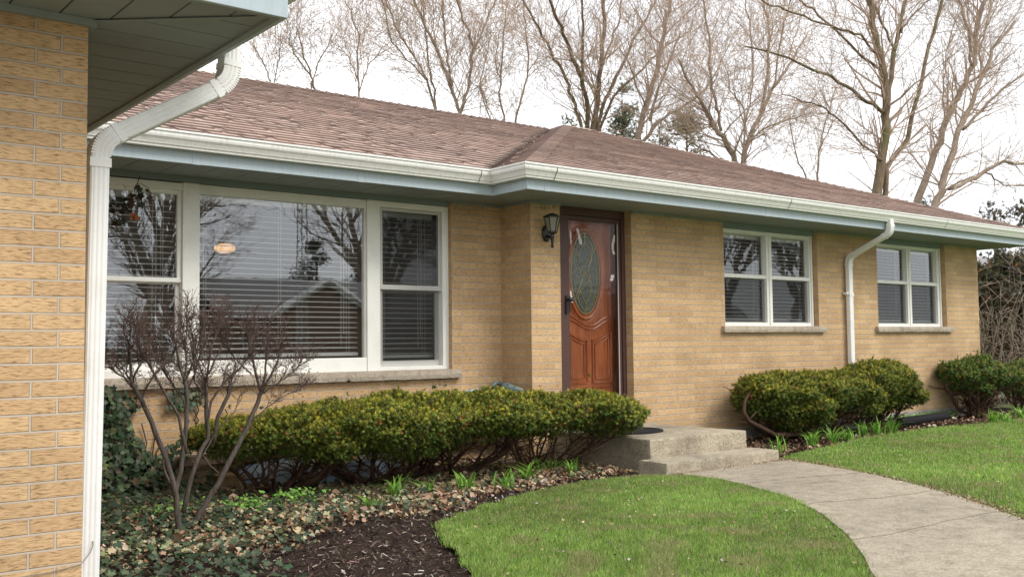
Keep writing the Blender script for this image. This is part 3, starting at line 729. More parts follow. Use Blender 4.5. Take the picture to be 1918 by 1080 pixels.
# two smaller windows
def small_window(op, mull, xs, seed, label):
    x0, x1, z0, z1 = op; Wt = YR+.09; W = bpy.data.objects.new('window', None); C.objects.link(W); W.parent = H; W['label'] = label
    zt, zb = 1.345, .178; xl, xr = x0+.0, x1-.07
    mb = MB()
    mb.box(xl, xr, Wt-.02, Wt+.07, zt-.045, zt+.0); mb.box(xl, xr, Wt-.02, Wt+.07, zb, zb+.045)
    mb.box(xl, xs[0]-.03, Wt-.02, Wt+.07, zb+.045, zt-.045)
    mb.box(mull-.055, mull+.055, Wt-.02, Wt+.07, zb+.045, zt-.045); mb.box(mull-.012, mull+.012, Wt-.03, Wt-.02, zb+.02, zt-.02)
    mb.box(xs[3]+.0, xr, Wt-.02, Wt+.07, zb+.045, zt-.045); mb.box(xr, x1, Wt-.01, Wt+.07, zb, zt+.02); mb.box(xr+.02, xr+.045, Wt-.03, Wt-.01, zb, zt+.01)
    build('frame', mb, M['white'], W, bevel=.004)
    zm = xs[4]; mb = MB()
    for a, b in ((xs[0]-.03, mull-.055), (mull+.055, xs[3]+.0)):
        mb.box(a, b, Wt-.012, Wt+.02, zm-.022, zm+.022)
    build('meeting_rail', mb, M['white'], W, bevel=.003)
    mb = MB()
    for a, b in ((xs[0]-.03, mull-.055), (mull+.055, xs[3])):
        frame_rect(mb, a, b, zb+.045, zm-.022, .016, Wt+.03, Wt+.045, wr=.028); frame_rect(mb, a, b, zm+.022, zt-.045, .012, Wt+.03, Wt+.045, wr=.028)
    build('sash', mb, M['alum'], W)
    for k, (a, b) in enumerate(((xs[0]-.02, mull-.06), (mull+.06, xs[3]-.01))):
        pane(a, b, zm, zt-.05, Wt+.038, M['glass_wavy'], W); pane(a, b, zb+.05, zm, Wt+.038, M['glass_wavy'], W)
        pane(a, b, zb+.05, zm-.02, Wt+.012, M['screen'], W, 'screen')
        blind(a-.005+(.0 if k == 0 else .0), b+(.05 if k == 0 else .11), zb+.04, zt-.04, Wt+.115, W, seed=seed+k, sp=.045, tilt=.22, raise_=.03)
    mb = MB(); mb.box(x0, x1, Wt-.05, Wt+.06, zt+.003, ZT); build('head_board', mb, M['trim_green'], W)
small_window(OP2, 10.253, (9.42, 0, 0, 11.085, .785), 10, 'double window beside the white downspout')
small_window(OP3, 13.51, (12.68, 0, 0, 14.29, .81), 20, 'double window nearest the far corner')
stone_sill(9.235, 11.26, YR-.05, YR+.08, .10, .178, 2); stone_sill(12.47, 14.52, YR-.05, YR+.08, .10, .178, 3)

# ---- front door and storm door
DY = YR+.235
D = bpy.data.objects.new('front_door', None); C.objects.link(D); D.parent = H; D['label'] = 'red brown wooden front door with an oval leaded light'
mb = MB(); mb.box(6.93, 7.80, DY, DY+.045, -.86, 1.36)
cx, cz = 7.285, .74
def ring(mb, pts, w_, h, closed=False):
    prof = [(-w_, 0), (-w_*.6, h), (w_*.2, h*.6), (w_*.6, h*.9), (w_, 0)]
    P = [np.array(p, float) for p in pts]; n = len(P); fr = []
    for i in range(n):
        t = P[(i+1) % n]-P[i-1] if closed else P[min(i+1, n-1)]-P[max(i-1, 0)]
        t = t/np.linalg.norm(t); nrm = np.array([-t[1], t[0]])
        fr.append(((P[i][0], DY, P[i][1]), (nrm[0], 0, nrm[1]), (0, -1, 0)))
    if closed: fr.append(fr[0])
    mb.sweep(prof, fr)
ell = lambda a, b, n=56: [(cx+a*math.cos(2*math.pi*k/n), cz+b*math.sin(2*math.pi*k/n)) for k in range(n)]
ring(mb, ell(.243, .47), .03, .022, True); ring(mb, ell(.285, .515), .010, .008, True)
U = [(7.03+.62*k/20, .19+.105*math.cos(math.pi*k/20)**2) for k in range(21)]
ring(mb, [(7.03, 1.28)]+[(7.03, 1.28-.1*k) for k in range(1, 10)]+U+[(7.65, .38+.1*k) for k in range(9)]+[(7.65, 1.28)]+[(7.65-.1*k, 1.28) for k in range(1, 6)]+[(7.03, 1.28)], .016, .014)
ring(mb, [(x, z-.045) for x, z in U], .012, .012)
for xa, xb, zo, zi in ((7.03, 7.30, .12, .03), (7.65, 7.385, .12, .03)):
    top = [(xa+(xb-xa)*k/8, zo+(zi-zo)*math.sin(math.pi/2*k/8)) for k in range(9)]
    path = top+[(xb, zi-.08*k) for k in range(1, 6)]+[(xb, -.42), ((xa+xb)/2, -.42), (xa, -.42)]+[(xa, -.42+.09*k) for k in range(1, 6)]+[top[0]]
    ring(mb, path, .016, .016)
    mx_, mz = (xa+xb)/2, -.18
    ring(mb, [(mx_+(x-mx_)*.72, mz+(z-mz)*.82) for x, z in path], .012, .012)
for xa, xb in ((7.03, 7.30), (7.65, 7.385)):
    ring(mb, [(xa, -.47), (xb, -.47), (xb, -.78), (xa, -.78), (xa, -.47)], .016, .014)
build('door_slab', mb, M['door'], D)
mb = MB(); q = ell(.212, .437); mb.quad([(x, DY-.006, z) for x, z in q]); build('oval_glass', mb, M['leaded'], D)
mb = MB()
def came(pts, r_=.0042): mb.tube([(x, DY-.011, z) for x, z in pts], r_, 5)
came(ell(.208, .433)+[ell(.208, .433)[0]], .006); came(ell(.165, .39)+[ell(.165, .39)[0]], .003)
came([(cx, cz+.43), (cx, cz+.3)]); came([(cx, cz-.43), (cx, cz-.3)])
for s in (-1, 1):
    came([(cx+s*(.10*math.sin(t*math.pi*2.0)*(1-.3*t)), cz+.33-.66*t) for t in [k/24 for k in range(25)]])
    came([(cx+s*(.02+.09*math.sin(t*math.pi*1.6)), cz+s*(.40-.42*t)) for t in [k/16 for k in range(17)]])
    came([(cx+s*(.04+.12*t), cz+s*(.06+.24*t)) for t in (0, .5, 1)]); came([(cx-s*(.03+.14*t), cz+s*(.10+.18*t)) for t in (0, .5, 1)])
    came([(cx+s*(.02+.15*t), cz+.05*math.sin(t*math.pi)) for t in [k/8 for k in range(9)]]); came([(cx+s*(.02+.15*t), cz-.05*math.sin(t*math.pi)) for t in [k/8 for k in range(9)]])
build('brass_came', mb, M['brass'], D)
mb = MB()
frame_y0, frame_y1 = YR+.10, YR+.20
mb.box(6.735, 6.865, frame_y0, DY+.04, -.87, ZT-.012); mb.box(7.745, 7.765, frame_y0, DY+.04, -.87, ZT-.012)
mb.box(6.865, 7.745, frame_y0+.002, DY+.04, 1.335, ZT-.012); mb.box(6.735, 7.765, frame_y0-.01, DY+.05, -.872, -.85)
mb.box(7.71, 7.745, frame_y0-.006, frame_y0+.03, -.85, 1.335)
build('door_frame', mb, M['brown'], H, bevel=.003)
ST = bpy.data.objects.new('storm_door', None); C.objects.link(ST); ST.parent = H; ST['label'] = 'dark brown full glass storm door with torn film'
mb = MB(); frame_rect(mb, 6.867, 7.705, -.85, 1.33, .088, YR+.11, YR+.145, wb=.1, wt=.05, wr=.055)
build('storm_frame', mb, M['brown'], ST, bevel=.003)
mb = MB(); mb.box(7.655, 7.665, YR+.106, YR+.112, -.75, 1.28); build('glazing_bead', mb, M['alum'], ST)
pane(6.955, 7.65, -.75, 1.28, YR+.125, M['glass_storm'], ST)
mb = MB(); zh = .43
mb.box(6.895, 6.925, YR+.095, YR+.11, zh-.13, zh+.06); mb.tube([(6.91, YR+.10, zh+.02), (6.91, YR+.05, zh+.02), (6.95, YR+.045, zh+.02)], .009, 8); mb.tube([(6.91, YR+.06, zh+.03), (6.91, YR+.06, zh-.12)], .008, 8)
mb.tube([(6.955, YR+.055, zh+.02), (6.955, YR+.085, zh+.02)], .022, 12)
build('latch_handle', mb, M['black'], ST)
r = random.Random(4)
for (x, z0, z1, wd, sl) in ((6.985, 1.02, 1.17, .012, .01), (7.085, 1.03, 1.2, .022, .05), (7.62, 1.0, 1.16, .02, -.03), (7.60, .95, 1.0, .02, .02), (7.59, .66, .73, .028, -.02), (6.975, .42, .54, .014, .02)):
    n = 9; L = []; mb = MB()
    for k in range(n+1):
        f = k/n; w2 = wd*(.5+.5*math.sin(math.pi*(.12+.76*f)))*r.uniform(.6, 1.2)
        xc = x+sl*(1-f)+r.uniform(-.004, .004); L.append((xc-w2, xc+w2, z0+(z1-z0)*f, YR+.121-r.uniform(0, .004)))
    for a, b in zip(L[:-1], L[1:]): mb.quad([(a[0], a[3], a[2]), (a[1], a[3]-.001, a[2]), (b[1], b[3]-.001, b[2]), (b[0], b[3], b[2])])
    build('torn_film', mb, M['film'], ST)

# ---- house number
def digit(ch, x, z, size, rot):
    cu = bpy.data.curves.new('digit', 'FONT'); cu.body = ch; cu.size = size; cu.extrude = .003; cu.align_x = 'CENTER'; cu.align_y = 'CENTER'
    to = bpy.data.objects.new('tmp', cu); C.objects.link(to); dg = bpy.context.evaluated_depsgraph_get()
    me = bpy.data.meshes.new_from_object(to.evaluated_get(dg)); bpy.data.objects.remove(to)
    me.transform(Matrix.Translation((x, YR-.006, z)) @ Matrix.Rotation(rot, 4, 'Y') @ Matrix.Rotation(math.pi/2, 4, 'X'))
    return finish('number_digit', me, mat('tarnished_brass', (.33, .27, .14), .5, .4, .3)[0], H)
for ch, px_, py_ in (('5', 1014.5, 389), ('2', 1020.5, 390), ('1', 1027.5, 389), ('9', 1036, 387)):
    p = atY(px_, py_, YR); digit(ch, p[0], p[2], .068, random.uniform(-.06, .06))

# ---- downspouts
def rect_path(path, w_, d, wdir):
    """frames for a rectangular pipe; wdir = direction of the wide side held fixed"""
    P = [np.array(p, float) for p in path]; n = len(P); fr = []; W = np.array(wdir, float)
    for i in range(n):
        t = P[min(i+1, n-1)]-P[max(i-1, 0)]; t /= np.linalg.norm(t)
        A = W-t*np.dot(W, t); A /= np.linalg.norm(A); B = np.cross(t, A)
        k = 1.0
        if 0 < i < n-1:
            t1 = P[i]-P[i-1]; t1 /= np.linalg.norm(t1); t2 = P[i+1]-P[i]; t2 /= np.linalg.norm(t2)
            k = 1/max(.6, math.sqrt((1+np.dot(t1, t2))/2))
        fr.append((P[i], A, B*k if abs(np.dot(W, t)) < .9 else B))
    return fr
def flute(w_, d, ribs=3, r_=.006):
    a, b = w_/2, d/2; pts = []
    for k in range(ribs):
        c = -a+w_*(k+1)/(ribs+1); pts += [(c-.008, -b), (c-.003, -b-.0022), (c+.003, -b-.0022), (c+.008, -b)]
    front = [(-a+r_, -b)]+pts+[(a-r_, -b)]
    back = [(-x, -y) for x, y in front]
    return front+[(a, -b+r_), (a, b-r_)]+back+[(-a, b-r_), (-a, -b+r_)]
def smooth_elbow(p0, p1, p2, rad, n=7):
    p0, p1, p2 = (np.array(p, float) for p in (p0, p1, p2)); d1 = (p0-p1)/np.linalg.norm(p0-p1); d2 = (p2-p1)/np.linalg.norm(p2-p1)
    a, b = p1+d1*rad, p1+d2*rad
    return [a*(1-t)**2+2*p1*t*(1-t)+b*t*t for t in [k/n for k in range(n+1)]]
def downspout(top, k1, k2, bot, w_, d, wdir, label, straps):
    DS = bpy.data.objects.new('downspout', None); C.objects.link(DS); DS.parent = H; DS['label'] = label
    e1 = smooth_elbow(top, k1, k2, w_*.95); e2 = smooth_elbow(k1, k2, bot, w_*.95)
    mb = MB(); mb.sweep(flute(w_, d), rect_path([np.array(top)]+e1+e2+[np.array(bot)], w_, d, wdir)); build('pipe', mb, M['downspout'], DS)
    # pleats of the elbows and the slip joints
    for E in (e1, e2):
        mb = MB(); E2 = []
        for a, b in zip(E[:-1], E[1:]): E2 += [a, (a+b)/2]
        fr = rect_path(E2, w_, d, wdir)
        for i in range(1, len(fr)-1, 1):
            o, A, B = fr[i]; t = E2[i+1]-E2[i-1]; t /= np.linalg.norm(t); s = .5+w_/2*0
            q = [(w_/2+.0025, d/2+.0025), (-w_/2-.0025, d/2+.0025), (-w_/2-.0025, -d/2-.0025), (w_/2+.0025, -d/2-.0025)]
            mb.sweep(q, [(o-t*.0035, A, B), (o+t*.0035, A, B)])
        for end, nb in ((E[0], E[1]), (E[-1], E[-2])):
            t = (nb-end)/np.linalg.norm(nb-end); c0 = end-t*.03
            fr = rect_path([c0, end], w_, d, wdir); q = [(w_/2+.004, d/2+.004), (-w_/2-.004, d/2+.004), (-w_/2-.004, -d/2-.004), (w_/2+.004, -d/2-.004)]
            mb.sweep(q, [(c0, fr[0][1], fr[0][2]), (end, fr[0][1], fr[0][2])])
        build('elbow', mb, M['downspout'], DS)
    for z in straps:
        f = (z-k2[2])/(bot[2]-k2[2]); c = np.array(k2)+(np.array(bot)-np.array(k2))*f
        mb = MB(); fr = rect_path([c+[0, 0, .02], c-[0, 0, .02]], w_, d, wdir); q = [(w_/2+.005, d/2+.006), (-w_/2-.005, d/2+.006), (-w_/2-.005, -d/2-.006), (w_/2+.005, -d/2-.006)]
        mb.sweep(q, fr); build('strap', mb, M['downspout'], DS)
    return DS
top = atX(430, 85, 1.925); k1 = atX(428, 158, 1.91); k2 = atY(183, 268, 4.50); bot = atY(171, 1120, 4.50)
k2 = np.array([1.300, 4.50, k2[2]]); bot = np.array([1.272, 4.50, -1.2])
downspout(top+np.array([0, 0, .1]), k1, k2, bot, .08, .095, (1, 0, 0), 'large white downspout crossing from the near eave to the brick corner', [.80])
downspout((11.745, FYR-.06, 1.53), (11.745, FYR-.06, 1.36), (11.785, YR-.06, 1.09), (11.785, YR-.06, -1.1), .085, .06, (1, 0, 0), 'slim white downspout between the two small windows', [.60])
mb = MB(); mb.box(11.70, 11.745, YR-.075, YR-.02, .60, .63); build('strap_end', mb, M['downspout'], H)
mb = MB(); p = np.array([1.272, 4.46, -.82]); mb.tube([p+[.012, -.012, .01], p+[.01, -.02, -.01], p+[-.005, -.04, -.03], p+[-.03, -.07, -.045], (1.205, 4.338, -.880), (1.16, 4.342, -.885), (1.08, 4.342, -.895), (.9, 4.342, -.897)], .0022, 5)
build('cable', mb, mat('old_cable', (.2, .18, .15), .7)[0], H)

# ------------------------------------------------------------------ steps, mat
T = thing('concrete_steps', (7.25, 6.9, G), 'two worn concrete steps with exposed aggregate below the front door', 'steps')
def rough_block(mb, x0, x1, y0, y1, z0, z1, n=(18, 14, 5), amp=.004, seed=0):
    r = np.random.default_rng(seed)
    def face(o, a, b, na, nb):
        o, a, b = map(np.array, (o, a, b)); nn = np.cross(a, b); nn = nn/np.linalg.norm(nn)
        for i in range(na):
            for j in range(nb): mb.quad([tuple(P[i][j]) for P in ()]) if 0 else None
    xs = np.linspace(x0, x1, n[0]+1); ys = np.linspace(y0, y1, n[1]+1); zs = np.linspace(z0, z1, n[2]+1)
    cache = {}
    def pt(i, j, k):
        key = (i, j, k)
        if key not in cache:
            p = np.array([xs[i], ys[j], zs[k]])
            edges = sum((i in (0, n[0]), j in (0, n[1]), k in (n[2],)))
            p = p+r.normal(0, amp*(.3 if edges < 2 else .9), 3)
            if edges >= 2:
                c = np.array([(x0+x1)/2, (y0+y1)/2, (z0+z1)/2]); s = np.sign(c-p)
                if i in (0, n[0]): p[0] += s[0]*.0035
                if j in (0, n[1]): p[1] += s[1]*.0035
                if k == n[2]: p[2] -= .0035
            cache[key] = len(mb.v); mb.v.append(tuple(p))
        return cache[key]
    def add(f): mb.f.append(f); mb.uv.append(None); mb.c.append(None)
    for i in range(n[0]):
        for j in range(n[1]): add((pt(i, j, n[2]), pt(i+1, j, n[2]), pt(i+1, j+1, n[2]), pt(i, j+1, n[2])))
    for k in range(n[2]):
        for i in range(n[0]):
            add((pt(i, 0, k), pt(i+1, 0, k), pt(i+1, 0, k+1), pt(i, 0, k+1))); add((pt(i+1, n[1], k), pt(i, n[1], k), pt(i, n[1], k+1), pt(i+1, n[1], k+1)))
        for j in range(n[1]):
            add((pt(0, j+1, k), pt(0, j, k), pt(0, j, k+1), pt(0, j+1, k+1))); add((pt(n[0], j, k), pt(n[0], j+1, k), pt(n[0], j+1, k+1), pt(n[0], j, k+1)))
mb = MB(); rough_block(mb, 6.58, 7.94, 6.27, YR-.005, G-.05, -.87, (90, 70, 20), .003, 1); build('landing', mb, M['step'], T)
mb = MB(); rough_block(mb, 6.42, 7.99, 5.93, 6.268, G-.05, -1.035, (60, 14, 8), .002, 2); build('step', mb, M['step'], T)
mb = MB(); n = 40; ex, ey, ea, eb = 7.04, 6.98, .36, .30
pts = [(ex+ea*math.cos(2*math.pi*k/n), ey+eb*math.sin(2*math.pi*k/n)) for k in range(n)]
for (s0, z0), (s1, z1) in (((1, -.868), (1.0, -.856)), ((1.0, -.856), (.95, -.850)), ((.95, -.850), (.8, -.850)), ((.8, -.85), (.77, -.855)), ((.77, -.855), (.1, -.853))):
    for k in range(n):
        a, b = pts[k], pts[(k+1) % n]; f = lambda p, s, z: (ex+(p[0]-ex)*s, ey+(p[1]-ey)*s, z)
        mb.quad([f(a, s0, z0), f(b, s0, z0), f(b, s1, z1), f(a, s1, z1)])
m, nt_, b_ = mat('mat_rubber', (.02, .02, .022), .9, .2); n_ = noise(nt_, vmap(nt_), 120, 3); bump(nt_, n_, b_, .01, 1)
tagit(build('doormat', mb, m, origin=(ex, ey, -.87)), 'oval black rubber doormat on the concrete landing', 'doormat')

# ------------------------------------------------------------------ wall lantern
LX, LY = 6.475, YR-.18; LZ = 1.10
LT = thing('wall_lantern', (LX, YR, LZ), 'black carriage lantern with frosted panes on the brick beside the door', 'lantern')
mb = MB(); n = 20; bx_, bz_ = 6.545, 1.10
for (s0, y0_), (s1, y1_) in (((1, YR-.001), (1, YR-.015)), ((1, YR-.015), (.75, YR-.028)), ((.75, YR-.028), (.01, YR-.032))):
    for k in range(n):
        a0, a1 = 2*math.pi*k/n, 2*math.pi*(k+1)/n; q = lambda a, s, y: (bx_+.052*s*math.cos(a), y, bz_+.085*s*math.sin(a))
        mb.quad([q(a0, s0, y0_), q(a1, s0, y0_), q(a1, s1, y1_), q(a0, s1, y1_)])
mb.tube([(bx_, YR-.02, bz_-.02), (bx_-.01, YR-.08, bz_-.05), (LX+.01, LY+.02, LZ-.05), (LX, LY, LZ-.03)], .012, 8)
build('bracket', mb, M['black'], LT)
hexr = lambda z, r_, k: (LX+r_*math.cos(math.pi/6+k*math.pi/3), LY+r_*math.sin(math.pi/6+k*math.pi/3), z)
mb = MB(); zb_, zt_ = LZ+.0, LZ+.135
for z0, r0, z1, r1 in ((zt_, .088, zt_+.012, .09), (zt_+.012, .09, zt_+.035, .05), (zt_+.035, .05, zt_+.045, .02), (zt_+.045, .02, zt_+.05, .001), (zt_, .001, zt_, .088), (zb_-.012, .05, zb_+.003, .05), (zb_-.03, .018, zb_-.012, .05), (zb_-.05, .022, zb_-.03, .018), (zb_-.13, .010, zb_-.05, .022), (zb_-.14, .017, zb_-.13, .010), (zb_-.15, .017, zb_-.14, .017), (zb_-.165, .004, zb_-.15, .017)):
    for k in range(6): mb.quad([hexr(z0, r0, k), hexr(z0, r0, k+1), hexr(z1, r1, k+1), hexr(z1, r1, k)])
for k in range(6): mb.tube([hexr(zb_, .048, k), hexr(zt_, .082, k)], .0045, 5)
build('lantern_frame', mb, M['black'], LT)
mb = MB()
for k in range(6): mb.quad([hexr(zb_, .044, k), hexr(zb_, .044, k+1), hexr(zt_, .077, k+1), hexr(zt_, .077, k)])
build('lantern_pane', mb, M['lantern_glass'], LT)
# glowing ceiling lamp inside, seen through the big window
p = atY(421, 465, 10.4)
CL = thing('ceiling_lamp', (p[0], p[1], p[2]), 'warm lit ceiling lamp glowing behind the blinds of the picture window', 'lamp')
mb = MB(); n = 24
prof = [(0.001, -.052), (.05, -.05), (.085, -.038), (.108, -.015), (.112, .008), (.10, .032), (.06, .048), (.001, .052)]
for (r0, z0), (r1, z1) in zip(prof[:-1], prof[1:]):
    for k in range(n):
        a0, a1 = 2*math.pi*k/n, 2*math.pi*(k+1)/n
        mb.quad([(p[0]+r0*math.cos(a0), p[1]+r0*math.sin(a0), p[2]+z0), (p[0]+r0*math.cos(a1), p[1]+r0*math.sin(a1), p[2]+z0), (p[0]+r1*math.cos(a1), p[1]+r1*math.sin(a1), p[2]+z1), (p[0]+r1*math.cos(a0), p[1]+r1*math.sin(a0), p[2]+z1)])
build('lamp_shade', mb, M['glow'], CL, smooth=True)
mb = MB(); mb.tube([(p[0], p[1], p[2]+.04), (p[0], p[1], ZT+.03)], .004, 8); build('lamp_stem', mb, M['brass'], CL)

# ------------------------------------------------------------------ small things by the wall
mb = MB()
a = np.array([6.26, 7.98, -.435]); b_end = np.array([6.2, 7.60, -.465])
mb.tube([a+[0, .0, 0], a+(b_end-a)*.1, a+(b_end-a)*.12, a+(b_end-a)*.3, a+(b_end-a)*.32, b_end], [.045, .048, .058, .056, .048, .026], 14)
HP = thing('pipe_fitting', (6.2, 7.9, G), 'grey green tapered metal fitting on a stake above the yew hedge at the inner corner', 'pipe fitting')
build('nozzle', mb, M['pipe'], HP, smooth=True)
mb = MB(); mb.tube([a+[-.0, .02, .0], a+[-.02, .03, .04], a+[-.08, .02, .045], a+[-.13, 0, .0], a+[-.12, -.01, -.06]], .022, 10); mb.tube([a+[-.06, -.04, -.02], a+[-.05, -.05, -.25], a+[-.05, -.05, G+.435]], .013, 8)
build('elbow', mb, M['pipe'], HP, smooth=True)
mb = MB(); mb.tube([(6.14, 7.98, -.50), (6.02, 8.0, -.455), (5.9, 8.02, -.46), (5.8, 8.02, -.48), (5.65, 8.02, -.58), (5.5, 8.0, -.8), (5.4, 8.0, G)], .016, 8)
tagit(build('garden_hose', mb, M['hose'], origin=(5.4, 8.0, G), smooth=True), 'pale blue garden hose hanging behind the yew hedge', 'hose')
# window well cover seen below the hedge
mb = MB(); n = 16; c0 = np.array([4.25, 7.75])
for k in range(n):
    a0, a1 = math.pi*k/n, math.pi*(k+1)/n
    q = lambda a, r_, z: (c0[0]+r_*1.45*math.cos(a), 8.09-r_*math.sin(a), z)
    mb.quad([q(a0, .55, G+.12), q(a1, .55, G+.12), q(a1, .5, G+.17), q(a0, .5, G+.17)]); mb.quad([q(a0, .5, G+.17), q(a1, .5, G+.17), q(a1, .02, G+.26), q(a0, .02, G+.26)]); mb.quad([q(a0, .58, G+.0), q(a1, .58, G+.0), q(a1, .55, G+.12), q(a0, .55, G+.12)])
tagit(build('window_well_cover', mb, M['cover'], origin=(4.25, 8.0, G)), 'pale blue plastic window well cover on the ground behind the yew hedge', 'cover')
mb = MB(); mb.box(3.22, 3.42, 7.75, 7.95, G-.01, G+.13); tagit(build('edging_block', mb, M['block'], origin=(3.3, 7.85, G), bevel=.01), 'square tan block at the wall left of the blue cover', 'block')
# corrugated drain pipe
p0, p1 = np.array([12.3, 7.2, G+.065]), np.array([13.75, 7.33, G+.065]); n = 150
mb = MB(); mb.tube([p0+(p1-p0)*k/n for k in range(n+1)], [.066 if k % 2 else .056 for k in range(n+1)], 14)
tagit(build('drain_pipe', mb, M['rubber'], origin=tuple(p0), smooth=False), 'black corrugated drain pipe lying on the bed right of the two lobed yew', 'drain pipe')

# ------------------------------------------------------------------ yews
def yew_sprig(n=14, L=.042):
    tv, tf, fc = [], [], []
    for k in range(n):
        z = L*(.15+.85*k/(n-1)); s = 1 if k % 2 else -1; ang = k*2.3
        d = np.array([math.cos(ang)*.95, math.sin(ang)*.6, .5]); d /= np.linalg.norm(d)
        side = np.cross(d, [0, 0, 1.]); side /= np.linalg.norm(side)+1e-9
        l = .023*(1-.35*k/n); w_ = .0032; i = len(tv)
        tv += [np.array([0, 0, z])-side*w_, np.array([0, 0, z])+side*w_, np.array([0, 0, z])+d*l+side*w_*.5, np.array([0, 0, z])+d*l-side*w_*.5]
        tf.append([i, i+1, i+2, i+3]); g = .75+.75*(k/n)**1.5; fc.append([g*(1+.25*k/n), g, g*.8])
    return np.array(tv), np.array(tf), np.array(fc)
SPR = yew_sprig()
def yew(lobes, density, cols, colp, base, label, group, trunks, seed=0, scale=1.0, cut=None, fringe=.09, tipw=.85):
    global rng
    rng = np.random.default_rng(seed)
    P, D_ = [], []; main = list(lobes); lobes = [(a, b, c, d*.94, e*.94, f*.92) for a, b, c, d, e, f in lobes]
    for (a, b, c, d, e, f) in main:      # irregular clumps of shoots on the clipped surface
        for _ in range(9):
            v = rng.normal(0, 1, 3); v[2] = abs(v[2])*.8-.35; v /= np.linalg.norm(v); q = rng.uniform(.12, .22)*min(1.6, (d+e)/.9)
            lobes.append((a+v[0]*d*.80, b+v[1]*e*.80, c+v[2]*f*.74, q, q, q*.55))
    for (cx_, cy_, cz_, rx, ry, rz) in lobes:
        area = 4*math.pi*(((rx*ry)**1.6+(rx*rz)**1.6+(ry*rz)**1.6)/3)**(1/1.6); n = int(area*density)
        d = rng.normal(0, 1, (n, 3)); d /= np.linalg.norm(d, axis=1, keepdims=True)
        rad = np.array([rx, ry, rz]); nm = d/rad; nm /= np.linalg.norm(nm, axis=1, keepdims=True)
        lump = .5+.5*np.sin(d[:, 0]*9/rad.mean()*.5+cx_*7)*np.sin(d[:, 1]*8+cy_*3)*np.cos(d[:, 2]*7)
        depth = np.abs(rng.normal(0, fringe, n))*(1-.35*lump)*min(1, (rx+ry+rz)/1.1)
        depth[rng.random(n) < .3] *= 2.2
        p = np.array([cx_, cy_, cz_])+d*rad*(1+.07*(lump-.5))[:, None]-nm*depth[:, None]
        P.append(p); D_.append(nm)
    P = np.concatenate(P); D_ = np.concatenate(D_)
    keep = np.ones(len(P), bool)
    for i, (cx_, cy_, cz_, rx, ry, rz) in enumerate(lobes):
        q = ((P-[cx_, cy_, cz_])/[rx, ry, rz]); keep &= ~((q**2).sum(1) < (.55 if rx > .3 else .3))
    if cut is not None: keep &= P[:, 1] < cut
    gap = np.sin(P[:, 0]*9.3+2*np.sin(P[:, 2]*12))*np.sin(P[:, 2]*15+P[:, 1]*6)*np.sin(P[:, 0]*21+1)
    keep &= ~((gap > .42) & (D_[:, 2] < .55) & (rng.random(len(P)) < .85))
    # patchy underside
    keep &= ~((D_[:, 2] < -.35) & (rng.random(len(P)) < .45))
    P, D_ = P[keep], D_[keep]; tops = np.where(D_[:, 2] > .8)[0]
    if len(tops) > 40:       # stray shoots standing out of the clipped top
        sh = rng.choice(tops, 46); hgt = rng.integers(2, 7, 46); zz = P[tops, 2]
        for i_, h_ in zip(sh, hgt):
            if P[i_, 2] < np.percentile(zz, 45): continue
            ln = rng.normal(0, .25, 2)
            Q_ = np.array([P[i_]+[ln[0]*.016*q, ln[1]*.016*q, .016*q] for q in range(int(h_))]); P = np.concatenate([P, Q_]); D_ = np.concatenate([D_, np.tile([0, 0, 1.], (len(Q_), 1))])
    n = len(P)
    out = D_*.8+np.array([0, 0, .18])+rng.normal(0, .48, (n, 3))
    exposed = np.clip(D_[:, 2]*.6+.45, 0, 1)
    c = pick(n, cols, .2, colp)
    tip = np.array([.44, .46, .06]); t = (exposed**1.3*rng.random(n)**1.3*tipw)[:, None]; c = c*(1-t)+tip*t*rng.uniform(.55, 1.1, (n, 1))
    br = rng.random(n) < .03; c[br] = [.22, .11, .04]
    V, F_, cc_ = scatter(SPR[0], SPR[1], P, rotmats(out, rng.uniform(0, 6.3, n)), scale*rng.uniform(.55, 1.5, n), c, SPR[2])
    Y = thing('yew_shrub', base, label, 'shrub', group)
    nmesh('foliage', V, F_, np.clip(cc_, 0, .9), M['yew'], Y)
    # branches: from trunk bases up into the lobes
    mb = MB(); r = random.Random(seed+5)
    for (tx, ty, r0) in trunks:
        near = sorted(main, key=lambda l: (l[0]-tx)**2+(l[1]-ty)**2)[:4]
        for k in range(15):
            l = r.choice(near); e = np.array([l[0]+r.uniform(-.8, .8)*l[3], l[1]+r.uniform(-.75, .75)*l[4], l[2]+r.uniform(-.6, .4)*l[5]])
            s = np.array([tx+r.uniform(-.05, .05), ty+r.uniform(-.05, .05), G-.03]); m_ = s*.25+e*.75; m_[2] = s[2]*.72+e[2]*.28
            pts = [s]; K = 8
            for q in range(1, K+1):
                f = q/K; pt = s*(1-f)**2+2*m_*f*(1-f)+e*f*f+np.array([r.uniform(-.02, .02) for _ in range(3)]); pts.append(pt)
            rr = r0*r.uniform(.35, .8); mb.tube(pts, [rr*(1-.75*q/K) for q in range(K+1)], 6)
            for q in range(3, K):   # side twigs, bare inside
                for _ in range(2):
                    a_ = pts[q]; e2 = a_+np.array([r.uniform(-.25, .25), r.uniform(-.25, .25), r.uniform(-.02, .2)]); mb.tube([a_, (a_+e2)/2+[0, 0, r.uniform(-.02, .03)], e2], [rr*.3, rr*.2, .002], 4, cap=False)
    build('branch', mb, M['yew_bark'], Y)
    return Y
yc = [(.058, .108, .024), (.09, .145, .03), (.13, .175, .038), (.035, .062, .016)]
